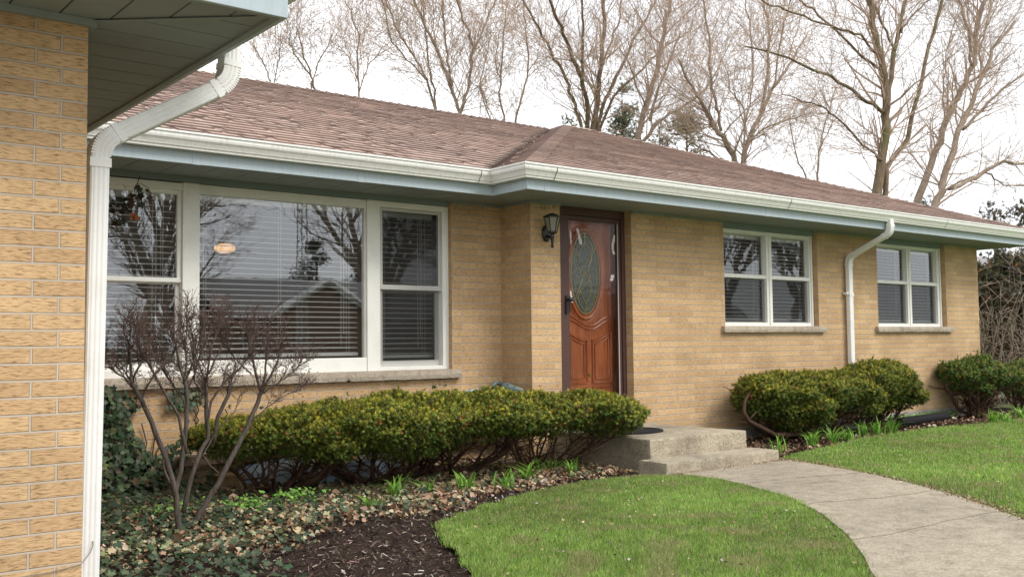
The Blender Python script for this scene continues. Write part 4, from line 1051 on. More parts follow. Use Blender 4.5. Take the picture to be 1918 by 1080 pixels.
lob1 = [(3.2, 7.25, -.66, .42, .38, .17), (3.62, 7.1, -.64, .45, .42, .20), (4.0, 7.1, -.62, .5, .48, .22), (4.4, 6.95, -.66, .45, .45, .25), (4.85, 7.05, -.60, .5, .48, .23),
        (5.2, 6.95, -.59, .45, .45, .21), (5.55, 6.95, -.60, .4, .4, .19), (5.9, 6.85, -.60, .42, .42, .19), (6.28, 6.80, -.59, .42, .42, .19), (6.50, 6.74, -.64, .34, .40, .20), (4.9, 7.5, -.54, .5, .3, .14), (3.95, 7.55, -.58, .4, .3, .13)]
yew([(a, b, c-.035, d, e, f) for a, b, c, d, e, f in lob1], 4300, yc, [.3, .35, .2, .15], (4.9, 7.1, G), 'long low clipped yew hedge with yellow green tips below the picture window', 'clipped yews along the wall', [(3.45, 7.35, .035), (4.3, 7.35, .03), (5.1, 7.3, .03), (5.9, 7.1, .028), (4.7, 7.4, .03)], 21, .78)
lob2 = [(9.2, 7.1, -.62, .40, .42, .30), (9.62, 7.05, -.62, .5, .48, .33), (10.1, 7.05, -.62, .5, .48, .32), (10.55, 7.05, -.62, .45, .46, .30), (9.75, 6.95, -.78, .6, .4, .22), (10.95, 7.05, -.60, .42, .45, .3),
        (11.45, 7.02, -.56, .48, .5, .37), (11.85, 7.02, -.55, .48, .48, .36), (12.05, 7.0, -.66, .38, .42, .3), (11.1, 7.0, -.72, .5, .4, .22)]
yew([(10.62+(a-10.62)*.93+.02, b+.06, c-.01, d*.82, e*.80, f*.88) for a, b, c, d, e, f in lob2], 4000, yc, [.4, .3, .1, .2], (10.6, 7.1, G), 'two lobed clipped yew in front of the slim downspout', 'clipped yews along the wall', [(9.95, 7.3, .04), (10.5, 7.2, .035), (11.5, 7.2, .04)], 22, .85)
# the bare curved limb at the left of this yew
mb = MB(); o2 = [atY(1453, 815, 6.95), atY(1425, 800, 6.95), atY(1402, 788, 6.95), atY(1393, 770, 6.97), atY(1395, 752, 7.0), atY(1404, 735, 7.05)]
mb.tube(o2, [.03, .027, .024, .022, .018, .012], 8); mb.tube([o2[2], atY(1410, 778, 6.95), atY(1418, 770, 6.95)], [.012, .009, .006], 6)
mb.tube([o2[0], atY(1500, 812, 7.1), atY(1530, 818, 7.2)], [.03, .034, .036], 8)
yw2 = [o for o in bpy.data.objects if o.name.startswith('yew_shrub')][-1]
o = build('bare_limb', mb, M['yew_bark'], yw2, smooth=True)
dk = [(.05, .105, .028), (.07, .14, .032), (.10, .17, .04), (.035, .065, .02)]
yew([(14.12, 7.25, -.52, .36, .32, .21), (14.45, 7.25, -.47, .38, .33, .21), (14.8, 7.25, -.58, .34, .3, .19), (14.45, 7.25, -.72, .28, .25, .14)], 2000, dk, [.3, .35, .2, .15], (14.3, 7.25, G), 'small dark yew on a bare split trunk near the far house corner', 'clipped yews along the wall', [(14.5, 7.25, .05), (14.35, 7.25, .04)], 23, .95, tipw=.35)
yew([(16.4, 7.6, -.68, .45, .40, .24), (16.9, 7.6, -.62, .5, .4, .28), (17.5, 7.6, -.6, .5, .4, .28)], 1500, dk, [.3, .35, .2, .15], (16.8, 7.6, G), 'dark low yew past the far house corner at the right edge', 'clipped yews along the wall', [(16.6, 7.6, .05)], 24, 1.0, tipw=.35)
# tall overgrown evergreens beyond the corner
for i, (lobs, lab, sd_) in enumerate([
    ([(18.6, 9.4, -.3, .8, .8, .8), (18.9, 9.6, .5, .7, .8, .7), (18.8, 9.6, 1.0, .6, .6, .5)], 'tall ragged dark evergreen shrub just behind the far house corner', 31),
    ([(20.2, 9.3, -.2, 1.0, .9, 1.0), (20.6, 9.4, .9, .9, .9, .85)], 'tall ragged dark evergreen shrub at the right edge of the picture', 32),
    ([(19.2, 11.2, 0, 1.0, 1.0, 1.2), (19.6, 11.3, 1.0, .8, .8, .9)], 'ragged brownish evergreen shrub behind the other tall ones', 33)]):
    yew(lobs, 700, [(.035, .045, .02), (.05, .055, .028), (.085, .06, .04), (.022, .026, .014)], [.3, .3, .2, .2], (lobs[0][0], lobs[0][1], G), lab, 'tall evergreens beyond the house corner', [(lobs[0][0], lobs[0][1], .07), (lobs[0][0]+.3, lobs[0][1]+.2, .06)], sd_, 2.1, fringe=.28, tipw=.05)
rng = np.random.default_rng(77)
for i, (bx, by, hh, lab) in enumerate([(18.1, 8.9, 2.3, 'leaning brown leafless brush touching the far house corner'), (19.6, 8.7, 2.6, 'leafless brown brush before the tall evergreens at the right edge')]):
    rb = random.Random(90+i); B = thing('bare_brush', (bx, by, G), lab, 'shrub', 'bare brush beyond the house corner'); mb = MB()
    for k in range(46):
        d = np.array([rb.gauss(0, .42), rb.gauss(0, .3), 1.0]); d /= np.linalg.norm(d); q = np.array([bx+rb.gauss(0, .22), by+rb.gauss(0, .15), G-.03]); pts = [q.copy()]; L = hh*rb.uniform(.6, 1.1)
        for j in range(8): d = d+np.array([rb.gauss(0, .1), rb.gauss(0, .1), -.01]); d /= np.linalg.norm(d); q = q+d*L/8; pts.append(q.copy())
        mb.tube(pts, [.014*(1-.85*j/8) for j in range(9)], 5)
        for j in range(3, 9):
            for _ in range(2): e = pts[j]+np.array([rb.gauss(0, .2), rb.gauss(0, .2), rb.uniform(0, .3)]); mb.tube([pts[j], (pts[j]+e)/2+[0, 0, .02], e], [.005, .004, .002], 3, cap=False)
    build('stem', mb, M['bark_far'], B)

# ------------------------------------------------------------------ bare shrub by the near corner
SH = thing('bare_shrub', (2.28, 6.14, G), 'leafless pruned shrub with fanned grey stems and reddish twigs before the picture window', 'shrub')
stems = [
 ([(335, 1008), (330, 930), (318, 880), (300, 832), (275, 770), (262, 745), (247, 718)], 6.14, .017, .011),
 ([(247, 718), (244, 690), (243, 655), (241, 640)], 6.1, .009, .005), ([(247, 718), (256, 695), (268, 670), (262, 640)], 6.15, .007, .004), ([(247, 718), (232, 706), (218, 699)], 6.1, .005, .003), ([(247, 718), (236, 700), (228, 688)], 6.15, .005, .003),
 ([(262, 748), (280, 715), (300, 690), (320, 668)], 6.2, .006, .004),
 ([(327, 930), (338, 880), (349, 800), (351, 760), (349, 725), (346, 713)], 6.2, .014, .010),
 ([(346, 713), (336, 680), (330, 650), (322, 625)], 6.15, .008, .004), ([(346, 713), (349, 680), (347, 640), (350, 610)], 6.2, .007, .004), ([(346, 713), (358, 690), (368, 660), (378, 620)], 6.25, .007, .004), ([(349, 730), (365, 700), (374, 665), (390, 630)], 6.3, .007, .004),
 ([(343, 960), (358, 890), (375, 845), (390, 820), (386, 770), (387, 740), (386, 715)], 6.3, .014, .009),
 ([(386, 715), (389, 690), (394, 660), (405, 625)], 6.3, .007, .004), ([(386, 720), (375, 690), (364, 665), (360, 630)], 6.35, .006, .003), ([(391, 700), (404, 670), (420, 640), (428, 600)], 6.35, .006, .003),
 ([(350, 1005), (378, 955), (408, 905), (437, 850), (462, 800), (482, 755), (489, 735)], 6.4, .018, .012),
 ([(489, 735), (480, 700), (471, 665), (466, 640)], 6.4, .009, .005), ([(489, 735), (497, 700), (498, 664), (503, 620)], 6.45, .008, .004), ([(490, 735), (505, 705), (520, 675), (528, 640)], 6.5, .008, .004), ([(489, 738), (512, 722), (538, 705), (556, 690)], 6.5, .006, .003), ([(470, 790), (500, 762), (530, 742), (560, 730)], 6.45, .005, .002),
 ([(350, 850), (335, 780), (304, 729), (280, 684), (262, 653), (255, 620)], 6.05, .009, .004),
 ([(349, 790), (344, 749), (313, 704), (295, 678), (285, 650)], 6.28, .006, .003), ([(386, 800), (395, 752), (420, 715), (450, 690), (465, 668), (470, 640)], 6.3, .008, .004),
 ([(400, 830), (408, 780), (427, 740), (433, 716)], 6.5, .012, .011), ([(318, 905), (308, 880), (306, 860)], 6.05, .007, .004), ([(387, 745), (365, 715), (362, 670), (358, 640)], 6.3, .006, .003),
 ([(415, 890), (392, 870), (380, 850), (410, 800), (440, 770)], 6.45, .006, .003), ([(470, 700), (440, 670), (418, 640), (410, 610)], 6.42, .005, .003)]
mbS, mbT = MB(), MB(); rr_ = random.Random(3)
def W3(x, y, Y, jy=0): p = atY(x, y, Y+jy); return p
tips = []
for pts, Y, r0, r1 in stems:
    P3 = [np.array(W3(x, y, Y, rr_.uniform(-.01, .01))) for x, y in pts]
    # subdivide with wiggle
    Q = []
    for a, b in zip(P3[:-1], P3[1:]):
        for k in range(3): Q.append(a+(b-a)*k/3+np.array([rr_.uniform(-.003, .003) for _ in range(3)]))
    Q.append(P3[-1]); m_ = len(Q)
    mbS.tube(Q, [1.15*(r0+(r1-r0)*k/(m_-1)) for k in range(m_)], 7)
    if pts[-1][1] < 720: tips.append((Q[-1], Q[-1]-Q[-4], .9))
    for k in range(m_//3, m_, 1):
        if Q[k][2] > -.45 and rr_.random() < .62: tips.append((Q[k], Q[min(k+1, m_-1)]-Q[k-1], .7))
def twig(p, d, L, r_, depth):
    d = d/np.linalg.norm(d); pts = [p]; K = 5; q = p.copy()
    for k in range(K):
        d = d+np.array([rr_.gauss(0, .16), rr_.gauss(0, .16), rr_.gauss(.03, .13)]); d /= np.linalg.norm(d); q = q+d*L/K; pts.append(q.copy())
        if q[2] > .38+.06*math.sin(q[0]*9): break
    mbT.tube(pts, [r_*(1-.6*k/(len(pts)-1)) for k in range(len(pts))], 4, cap=False)
    if depth > 0:
        for k in range(1, len(pts)):
            for _ in range(rr_.choice((1, 1, 2))):
                nd = d+np.array([rr_.gauss(0, .7), rr_.gauss(0, .7), rr_.gauss(.1, .45)]); twig(pts[k], nd, L*rr_.uniform(.4, .7), r_*.62, depth-1)
    elif rr_.random() < .4: mbT.tube([pts[-1], pts[-1]+d*.006, pts[-1]+d*.014], [.001, .0032, .0008], 5)
for p, d, s in tips:
    twig(p, d+np.array([rr_.gauss(0, .012), rr_.gauss(0, .012), .02]), .19*s, .0034, 2)
for _ in range(26):    # long whips
    p, d, s = rr_.choice(tips); twig(p, d*0+np.array([rr_.gauss(0, .35), rr_.gauss(0, .35), 1.0]), rr_.uniform(.16, .34), .0022, 0)
build('stem', mbS, M['shrub_bark'], SH, smooth=True); build('twigs', mbT, M['shrub_twig'], SH)

# ------------------------------------------------------------------ leaves, ivy, litter, chips
def ivy_template():
    ang = [90, 62, 38, 8, -30, -62, -90, -118, -150, 172, 142, 118]; rad = [.95, .52, .82, .45, .62, .50, .18, .50, .62, .45, .82, .52]
    v = [(0, 0, .0)]+[(r_*math.cos(R_(a)), r_*math.sin(R_(a)), .12*r_*math.cos(2*R_(a))) for a, r_ in zip(ang, rad)]
    f = [(0, i+1, (i+1) % 12+1) for i in range(12)]
    return np.array(v, float), np.array(f)
IV, IF = ivy_template()
def dead_template():
    v = [(-.5, -.35, .12), (0, -.5, -.02), (.5, -.3, .18), (.62, .1, .3), (.3, .55, .05), (-.15, .5, .2), (-.6, .15, .28), (0, 0, -.06)]
    f = [(7, i, (i+1) % 7) for i in range(7)]
    return np.array(v, float), np.array(f)
DV, DF = dead_template()
# wall ivy and the mound at its foot
n = 3400; u = rng.random(n)
P = np.stack([1.95+rng.gamma(2.0, .17, n), 8.06-np.abs(rng.normal(0, .05, n)), np.zeros(n)], 1)
hmax = np.clip(-.34-.85*np.clip(P[:, 0]-2.40, 0, 9)**.8+.15*np.sin(P[:, 0]*11), -1.1, -.3)
P[:, 2] = G+(hmax-G)*rng.random(n)**.75; P[:, 1] -= np.clip((-.55-P[:, 2]), 0, 1)*.55*rng.random(n)
nrm = np.stack([rng.normal(0, .4, n), -np.ones(n), rng.normal(.5, .4, n)], 1)
ivc = [(.028, .052, .024), (.045, .075, .03), (.065, .095, .042), (.16, .18, .09), (.12, .07, .04)]
cI = pick(n, ivc, .2, [.35, .3, .2, .08, .07])
n2 = 900; P2 = np.stack([rng.uniform(1.45, 3.2, n2), rng.uniform(6.4, 8.0, n2), np.zeros(n2)], 1); P2[:, 2] = G+.25*rng.random(n2)*np.clip((P2[:, 1]-6.2)/1.5, .1, 1)*np.clip((3.4-P2[:, 0]), .2, 1)
n3 = 160; P3_ = np.stack([2.55+.75*rng.random(n3), 8.06-.03*rng.random(n3), -.34-.17*rng.random(n3)], 1); P3_ = P3_[(np.sin(P3_[:, 0]*13) > -.3)]
Pa = np.concatenate([P, P2, P3_]); na = len(Pa)
nr = np.concatenate([nrm, np.stack([rng.normal(0, .4, n2), rng.normal(-.35, .3, n2), np.ones(n2)], 1), np.tile([0, -1., .3], (len(P3_), 1))+rng.normal(0, .3, (len(P3_), 3))])
V, F_, cc_ = scatter(IV, IF, Pa, rotmats(nr, rng.uniform(0, 6.3, na)), rng.uniform(.022, .05, na), pick(na, ivc, .2, [.35, .3, .2, .08, .07]))
IVY = thing('ivy', (2.3, 8.0, G), 'dark green ivy climbing the brick wall at the left behind the bare shrub', 'ivy')
nmesh('foliage', V, F_, cc_, M['leaf'], IVY)
mb = MB()
for k in range(16):
    x = 2.05+.09*k+rr_.uniform(-.05, .05); pts = [(x, 8.07, G)]
    zt = G+rr_.uniform(.3, .8); z = G
    while z < zt: z += .08; x += rr_.uniform(-.05, .05); pts.append((x, 8.085-rr_.uniform(0, .02), z))
    mb.tube(pts, .005, 5)
build('stem', mb, M['yew_bark'], IVY)
# dried vine tip hanging before the top of the picture window
mb = MB(); vb = [atY(x, y, 7.98) for x, y in ((262, 330), (254, 352), (248, 372), (246, 395), (252, 408))]; mb.tube(vb, .004, 5)
vb2 = [atY(x, y, 7.98) for x, y in ((256, 343), (266, 345), (278, 352), (283, 362), (279, 375))]; mb.tube(vb2, .0025, 5)
mb.tube([atY(x, y, 7.98) for x, y in ((246, 385), (262, 382), (275, 378))], .0022, 5); mb.tube([atY(x, y, 7.98) for x, y in ((231, 345), (237, 360), (243, 376))], .002, 5)
VN = thing('hanging_vine', tuple(vb[0]), 'dried brown and green vine sprig hanging from the eave before the left sash', 'vine')
build('stem', mb, M['yew_bark'], VN)
cen = [(248, 365), (256, 352), (262, 353), (240, 372), (232, 374), (256, 370), (262, 368), (280, 361), (277, 357), (236, 386), (240, 395), (248, 405), (257, 406), (244, 380), (222, 415), (228, 413), (266, 384), (280, 370)]
Pv = np.array([atY(x, y, 7.97) for x, y in cen]); nv = len(Pv)
cv = pick(nv, [(.03, .035, .015), (.05, .03, .015), (.02, .02, .012)], .2); cv[11:13] = [.26, .09, .03]
V, F_, cc_ = scatter(IV, IF, Pv, rotmats(np.tile([0., -1, .2], (nv, 1))+rng.normal(0, .45, (nv, 3)), rng.uniform(0, 6.3, nv)), rng.uniform(.035, .055, nv), cv)
nmesh('foliage', V, F_, cc_, M['leaf'], VN)

# bed edge polygon and densities
bed = [(1.25, 3.0), (2.55, 3.0), (3.0, 4.0), (3.4, 4.94), (3.62, 5.38), (4.24, 5.72), (5.0, 6.03), (5.7, 6.2), (6.3, 6.1), (6.42, 6.3), (6.55, 8.05), (1.25, 8.05)]
def sample(poly, n, z=G, ragged=0):
    a = np.array(poly); lo, hi = a.min(0), a.max(0); P = rng.uniform(lo, hi, (n, 2))
    Wb = np.stack([np.sin(P[:, 1]*19+2*np.sin(P[:, 0]*7)), np.sin(P[:, 0]*23+2*np.cos(P[:, 1]*9))], 1)*ragged+rng.normal(0, ragged*.8+1e-9, P.shape)
    P = P[in_poly(P+Wb, poly)]
    return np.column_stack([P, z+relief(P[:, 0], P[:, 1])])
def band(P, lo, hi, sl):
    """the ivy and leaf litter lie in a band between the hedge and a wavy front line"""
    x, y = P[:, 0], P[:, 1]; return y
front = lambda x: 5.35+.30*np.clip(x-2.0, 0, 3.2)+.10*np.sin(x*4.3)
# wood chips
P = sample(bed, 42000); n = len(P); P[:, 2] -= .008-.012*rng.random(n)
tv = np.array([(-1, -.18, 0), (1, -.22, .05), (.95, .2, .02), (-.9, .16, .06)], float); tf = np.array([[0, 1, 2, 3]])
dirs = np.stack([rng.normal(0, .45, n), rng.normal(0, .45, n), np.ones(n)], 1)
V, F_, cc_ = scatter(tv, tf, P, rotmats(dirs, rng.uniform(0, 6.3, n)), rng.gamma(3, .0031, n)+.003, pick(n, [(.032, .022, .018), (.06, .043, .034), (.11, .082, .066), (.22, .175, .14), (.38, .33, .28)], .25, [.28, .28, .22, .14, .08]))
o = nmesh('wood_chips', V, F_, cc_, M['chips'], kind='stuff'); tagit(o, 'dark shredded wood chips covering the bed by the near corner', 'mulch')
bedR = [(8.02, 6.0), (8.34, 6.12), (9.51, 6.38), (10.4, 6.62), (11.46, 6.74), (12.44, 6.75), (13.44, 6.68), (17.0, 6.75), (17.0, 7.6), (8.0, 7.6)]
P = sample(bedR, 26000); n = len(P); P[:, 2] -= .008-.012*rng.random(n)
dirs = np.stack([rng.normal(0, .45, n), rng.normal(0, .45, n), np.ones(n)], 1)
V, F_, cc_ = scatter(tv, tf, P, rotmats(dirs, rng.uniform(0, 6.3, n)), rng.gamma(3, .006, n)+.004, pick(n, [(.05, .028, .02), (.08, .045, .03), (.12, .07, .045), (.20, .145, .11), (.30, .24, .19)], .25, [.3, .3, .23, .12, .05]))
o = nmesh('wood_chips', V, F_, cc_, M['chips'], kind='stuff'); tagit(o, 'brown wood chips covering the bed to the right of the steps', 'mulch')
# ivy ground cover with bleached leaves
P = sample(bed, 30000); d = P[:, 1]-front(P[:, 0]); left = P[:, 0] < 2.35
dens = np.clip(d*1.6+.35, 0, 1)*np.clip(1.25-(P[:, 1]-6.9)*.6, .35, 1)
dens = np.where(left, np.clip((P[:, 1]-4.2)*1.0, 0, 1)*.9, dens)
dens *= np.clip(1.45-(P[:, 0]-1.9)*.22, .42, 1.1)
dens *= np.clip(1.25-np.clip(P[:, 0]-2.6, 0, 9)*.30, .25, 1.2)
P = P[rng.random(len(P)) < dens*.5]; n = len(P); P[:, 2] += .01+.05*rng.random(n)
x = P[:, 0]; fronty = np.clip(1-np.abs(P[:, 1]-front(x)-.35)*1.4, 0, 1)
cG = pick(n, [(.036, .065, .032), (.06, .095, .048), (.12, .15, .08)], .2, [.5, .3, .2]); cT = pick(n, [(.42, .43, .25), (.50, .43, .27), (.45, .31, .18), (.25, .28, .15)], .15, [.35, .3, .15, .2])
isT = rng.random(n) < .04+.30*fronty
c = np.where(isT[:, None], cT, cG)
nr = np.stack([rng.normal(0, .45, n), rng.normal(-.25, .4, n), np.ones(n)], 1)
V, F_, cc_ = scatter(IV, IF, P, rotmats(nr, rng.uniform(0, 6.3, n)), rng.uniform(.014, .040, n), c)
o = nmesh('ground_ivy', V, F_, cc_, M['leaf'], kind='stuff'); tagit(o, 'ground ivy with dark green and bleached tan leaves below the yew hedge', 'ivy')
# dead leaves
parts = []
P = sample(bed, 66000); d = P[:, 1]-front(P[:, 0]); dens = np.clip(d*1.7+.45, 0, 1)*np.clip(.35+(P[:, 0]-2.2)*.28, .3, 1)+.4*(P[:, 1] > 6.6)
P = P[rng.random(len(P)) < dens*.8]; P[:, 2] += .004+.035*rng.random(len(P)); Q = [P]
P = sample(bedR, 5000); P[:, 2] += .004+.02*rng.random(len(P)); Q.append(P[rng.random(len(P)) < .5])
e = np.array(walkR[:9]); t = rng.random(1300)*(len(e)-1); i = t.astype(int); f = (t-i)[:, None]; P = e[i]*(1-f)+e[np.minimum(i+1, len(e)-1)]*f+rng.normal(0, .035, (1300, 2))+[.03, -.01]
Q.append(np.column_stack([P, np.full(1300, G+.034)]))
P = np.column_stack([rng.uniform(6.4, 8.1, 300), 5.90-np.abs(rng.normal(0, .035, 300)), np.full(300, G+.036)]); Q.append(P)
P = np.concatenate(Q); n = len(P); sz = rng.gamma(4, .0044, n)+.004; sz[-1600:] = rng.uniform(.005, .014, 1600)
nr = np.stack([rng.normal(0, .6, n), rng.normal(-.1, .6, n), np.ones(n)], 1)
V, F_, cc_ = scatter(DV, DF, P, rotmats(nr, rng.uniform(0, 6.3, n)), sz, pick(n, [(.21, .125, .07), (.32, .22, .13), (.44, .34, .22), (.13, .075, .045), (.52, .44, .32)], .2, [.25, .27, .23, .15, .1]))
o = nmesh('leaf_litter', V, F_, cc_, M['litter'], kind='stuff'); tagit(o, 'dry brown fallen leaves on the beds and along the walk edge', 'leaves')

# grass
def grass(poly, n, label, hs=1.0, excl=None, far=None):
    P = sample(poly, n, G+.003, .02); P[:, 2] -= relief(P[:, 0], P[:, 1])
    if far is not None:
        dist = np.hypot(P[:, 0], P[:, 1]); P = P[rng.random(len(P)) < np.clip((far/dist)**1.6, .12, 1)]
    n = len(P); dist = np.hypot(P[:, 0], P[:, 1])
    patch = .5+.25*np.sin(P[:, 0]*2.3+1.1*np.sin(P[:, 1]*1.7))+.25*np.sin(P[:, 1]*3.1+1.3*np.cos(P[:, 0]*2.9))
    h = (.022+.022*rng.random(n)+.010*patch)*hs; wd = np.clip(.0016*dist/4, .0016, .0045)
    d = np.stack([rng.normal(0, .38, n), rng.normal(0, .38, n), np.ones(n)], 1); d /= np.linalg.norm(d, axis=1, keepdims=True)
    a = rng.uniform(0, 6.3, n); s = np.stack([np.cos(a), np.sin(a), np.zeros(n)], 1)
    tip = P+d*h[:, None]; mid = P+d*h[:, None]*.5; tip[:, :2] += rng.normal(0, .006, (n, 2))
    V = np.stack([P-s*wd[:, None], P+s*wd[:, None], mid+s*wd[:, None]*.8, tip, mid-s*wd[:, None]*.8], 1).reshape(-1, 3)
    F_ = (np.arange(n)*5)[:, None]+np.arange(5)[None]
    g = pick(n, [(.175, .315, .057), (.262, .415, .078), (.37, .51, .125), (.50, .48, .24), (.54, .46, .30)], .21, [.28, .31, .26, .10, .05])
    fine = np.sin(P[:, 0]*13+2*np.sin(P[:, 1]*11))*np.sin(P[:, 1]*14+1.5*np.cos(P[:, 0]*9)); g *= (.80+.36*patch+.14*fine)[:, None]; h *= 1+.35*fine
    dp = np.sin(P[:, 0]*5.1+1.7*np.sin(P[:, 1]*4.3)+.5)*np.sin(P[:, 1]*5.7+1.9*np.cos(P[:, 0]*3.7)); dry = rng.random(n) < np.clip((dp-.45)*1.7, 0, .7)+.2*(patch < .25); g[dry] = pick(int(dry.sum()), [(.42, .38, .20), (.34, .36, .14)], .15)
    o = nmesh('grass', V, F_, g, M['grass'], kind='stuff'); tagit(o, label, 'grass')
grass(lawnA, 330000, 'short bright green grass left of the curved walk', 1.0)
lb = [(x, y) for x, y in lawnB if True]
lbv = [(8.34, 6.1), (9.51, 6.36), (10.4, 6.6), (11.46, 6.72), (12.44, 6.73), (13.44, 6.66), (14.71, 6.69), (18, 6.75), (18, 3.9), (7.0, 2.6)]+[(a+.03, b-.02) for a, b in walkR[::-1][3:]]
grass(lbv, 420000, 'short green grass right of the curved walk', 1.05, far=7.5)
# debris on the lawns: small leaves and twigs
P = np.concatenate([sample(lawnA, 600, G+.045), sample(lbv, 700, G+.045)]); n = len(P)
V, F_, cc_ = scatter(DV, DF, P, rotmats(np.stack([rng.normal(0, .5, n), rng.normal(0, .5, n), np.ones(n)], 1), rng.uniform(0, 6.3, n)), rng.uniform(.007, .018, n), pick(n, [(.30, .2, .13), (.5, .42, .36), (.06, .045, .03), (.42, .3, .2)], .2))
o = nmesh('fallen_leaves', V, F_, cc_, M['litter'], kind='stuff'); tagit(o, 'few pale and dark dead leaves scattered on the grass', 'leaves')

# ------------------------------------------------------------------ lilies and periwinkle
def lily(x, y, nb, h, label, seed, group):
    r = random.Random(seed); V, F_, cs = [], [], []
    for k in range(nb):
        a = r.uniform(0, 6.28); lean = r.uniform(.3, 1.35); hh = h*r.uniform(.6, 1.1); bx, by = x+r.gauss(0, .035), y+r.gauss(0, .03); w_ = r.uniform(.006, .010)
        c = random.choice([(.20, .40, .05), (.26, .47, .07), (.15, .31, .045)]); ux, uy = math.cos(a), math.sin(a); K = 6; i0 = len(V)
        for q in range(K+1):
            f = q/K; rr2 = hh*lean*f*f; z = G+hh*(f-.42*lean*f**2.6); wq = w_*(1-.92*f**2); V += [(bx+ux*rr2-uy*wq, by+uy*rr2+ux*wq, z), (bx+ux*rr2+uy*wq, by+uy*rr2-ux*wq, z)]
        for q in range(K): F_.append((i0+2*q, i0+2*q+1, i0+2*q+3, i0+2*q+2)); cs.append(c)
    o = nmesh('daylily', np.array(V), np.array(F_), np.array(cs), M['leaf'], origin=(x, y, G)); tagit(o, label, 'daylily', group)
gl = 'daylily clumps before the long yew hedge'; gr_ = 'daylily clumps before the right hand yews'
L1 = [(695, 942, 8, .15, 'sparse daylily clump, the leftmost before the long hedge'), (740, 922, 16, .24, 'full daylily clump second from the left before the long hedge'), (805, 917, 9, .20, 'thin upright daylily clump third from the left before the long hedge'), (872, 912, 18, .20, 'wide daylily clump with a tan leaf beside it before the long hedge'), (948, 905, 14, .19, 'daylily clump left of the tallest one before the long hedge'), (985, 893, 18, .25, 'tall bright daylily clump near the middle of the leaf litter'), (1035, 878, 9, .17, 'small daylily clump between the tall one and the steps'), (1068, 884, 18, .22, 'bright daylily clump nearest the steps before the long hedge'), (1012, 880, 6, .22, 'few daylily blades standing behind the bright clumps')]
for k, (x, y, nb, h, lab) in enumerate(L1): p = atZ(x, y, G); lily(p[0]*.97, p[1]*.97, nb+10, h*1.0, lab, k, gl)
L2 = [(1460, 842, 5, .22, 'single thin daylily right of the concrete step'), (1522, 830, 18, .27, 'full daylily clump under the left lobe of the yew'), (1560, 826, 20, .26, 'full daylily clump second under the yew'), (1588, 822, 16, .22, 'daylily clump with arching blades in the middle of the row'), (1618, 812, 18, .26, 'daylily clump below the joint of the two yew lobes'), (1645, 812, 18, .26, 'daylily clump under the right yew lobe'), (1672, 806, 18, .27, 'daylily clump nearest the black drain pipe'), (1862, 790, 22, .26, 'daylily clump below the small dark yew'), (1885, 788, 18, .24, 'daylily clump just right of the one below the small yew'), (1912, 782, 20, .30, 'daylily clump at the right edge of the picture')]
for k, (x, y, nb, h, lab) in enumerate(L2): p = atZ(x, y, G); lily(p[0]*.975, p[1]*.975, nb+14, h*1.05, lab, 40+k, gr_)
def periwinkle(x, y, rad, n, label, seed):
    r = np.random.default_rng(seed); P = np.column_stack([x+r.normal(0, rad, n), y+r.normal(0, rad*.7, n), G+.02+.10*r.random(n)])
    tv = np.array([(0, 0, 0), (.35, .4, .08), (0, 1, .02), (-.35, .4, .08)], float); tf = np.array([[0, 1, 2, 3]])
    if x > 10: P[:, 1] = np.clip(7.6-np.abs(P[:, 1]-7.5)*.6, 7.42, 7.6)
    d = np.stack([r.normal(0, .5, n), r.normal(-.2, .5, n), np.ones(n)], 1)
    c = np.array([(.19, .38, .07)])*r.uniform(.55, 1.35, (n, 1))
    V, F_, cc_ = scatter(tv, tf, P, rotmats(d, r.uniform(0, 6.3, n)), r.uniform(.025, .042, n), c)
    o = nmesh('groundcover_plant', V, F_, cc_, M['leaf'], origin=(x, y, G)); tagit(o, label, 'plant', 'small green groundcover plants')
periwinkle(2.95, 6.65, .10, 150, 'small bright green plant just right of the bare shrub base', 1)
periwinkle(3.35, 6.75, .11, 170, 'small bright green plant left of the leaf litter below the hedge', 2)
periwinkle(2.45, 6.75, .09, 100, 'small green plant directly behind the bare shrub base', 3)
periwinkle(12.9, 7.4, .3, 420, 'low light green plants along the wall behind the drain pipe', 4)
periwinkle(13.9, 7.45, .3, 420, 'low light green plants under the wall left of the small dark yew', 5)

# ------------------------------------------------------------------ bare trees
def grow(mbT, p, d, L, r_, depth, rnd, up=.06, kids=(2, 4), spread=.6, wob=.10, minr=.004):
    d = d/np.linalg.norm(d); K = max(3, int(L/.35)) if depth > 0 else 4; K = min(K, 9); pts = [p]; q = p.copy(); ds = [d]
    for k in range(K):
        d = d+np.array([rnd.gauss(0, wob), rnd.gauss(0, wob), rnd.gauss(up, wob*.8)]); d /= np.linalg.norm(d); q = q+d*L/K; pts.append(q.copy()); ds.append(d)
    mbT.tube(pts, [max(minr*.6, r_*(1-.72*k/K)) for k in range(K+1)], 5 if r_ > .02 else 3, cap=False)
    if depth > 0:
        nk = rnd.randint(*kids)
        for _ in range(nk+K//2):
            k = rnd.randint(1, K); dd = ds[k]; a = np.array([rnd.gauss(0, 1) for _ in range(3)]); a -= dd*np.dot(a, dd); a /= np.linalg.norm(a)+1e-9
            sp = spread*rnd.uniform(.7, 1.3); nd = dd*math.cos(sp)+a*math.sin(sp)
            grow(mbT, pts[k], nd, L*rnd.uniform(.4, .68), max(minr, r_*(1-.72*k/K)*rnd.uniform(.4, .65)), depth-1, rnd, up, kids, spread, wob*1.15, minr)
SC = 1/FPX
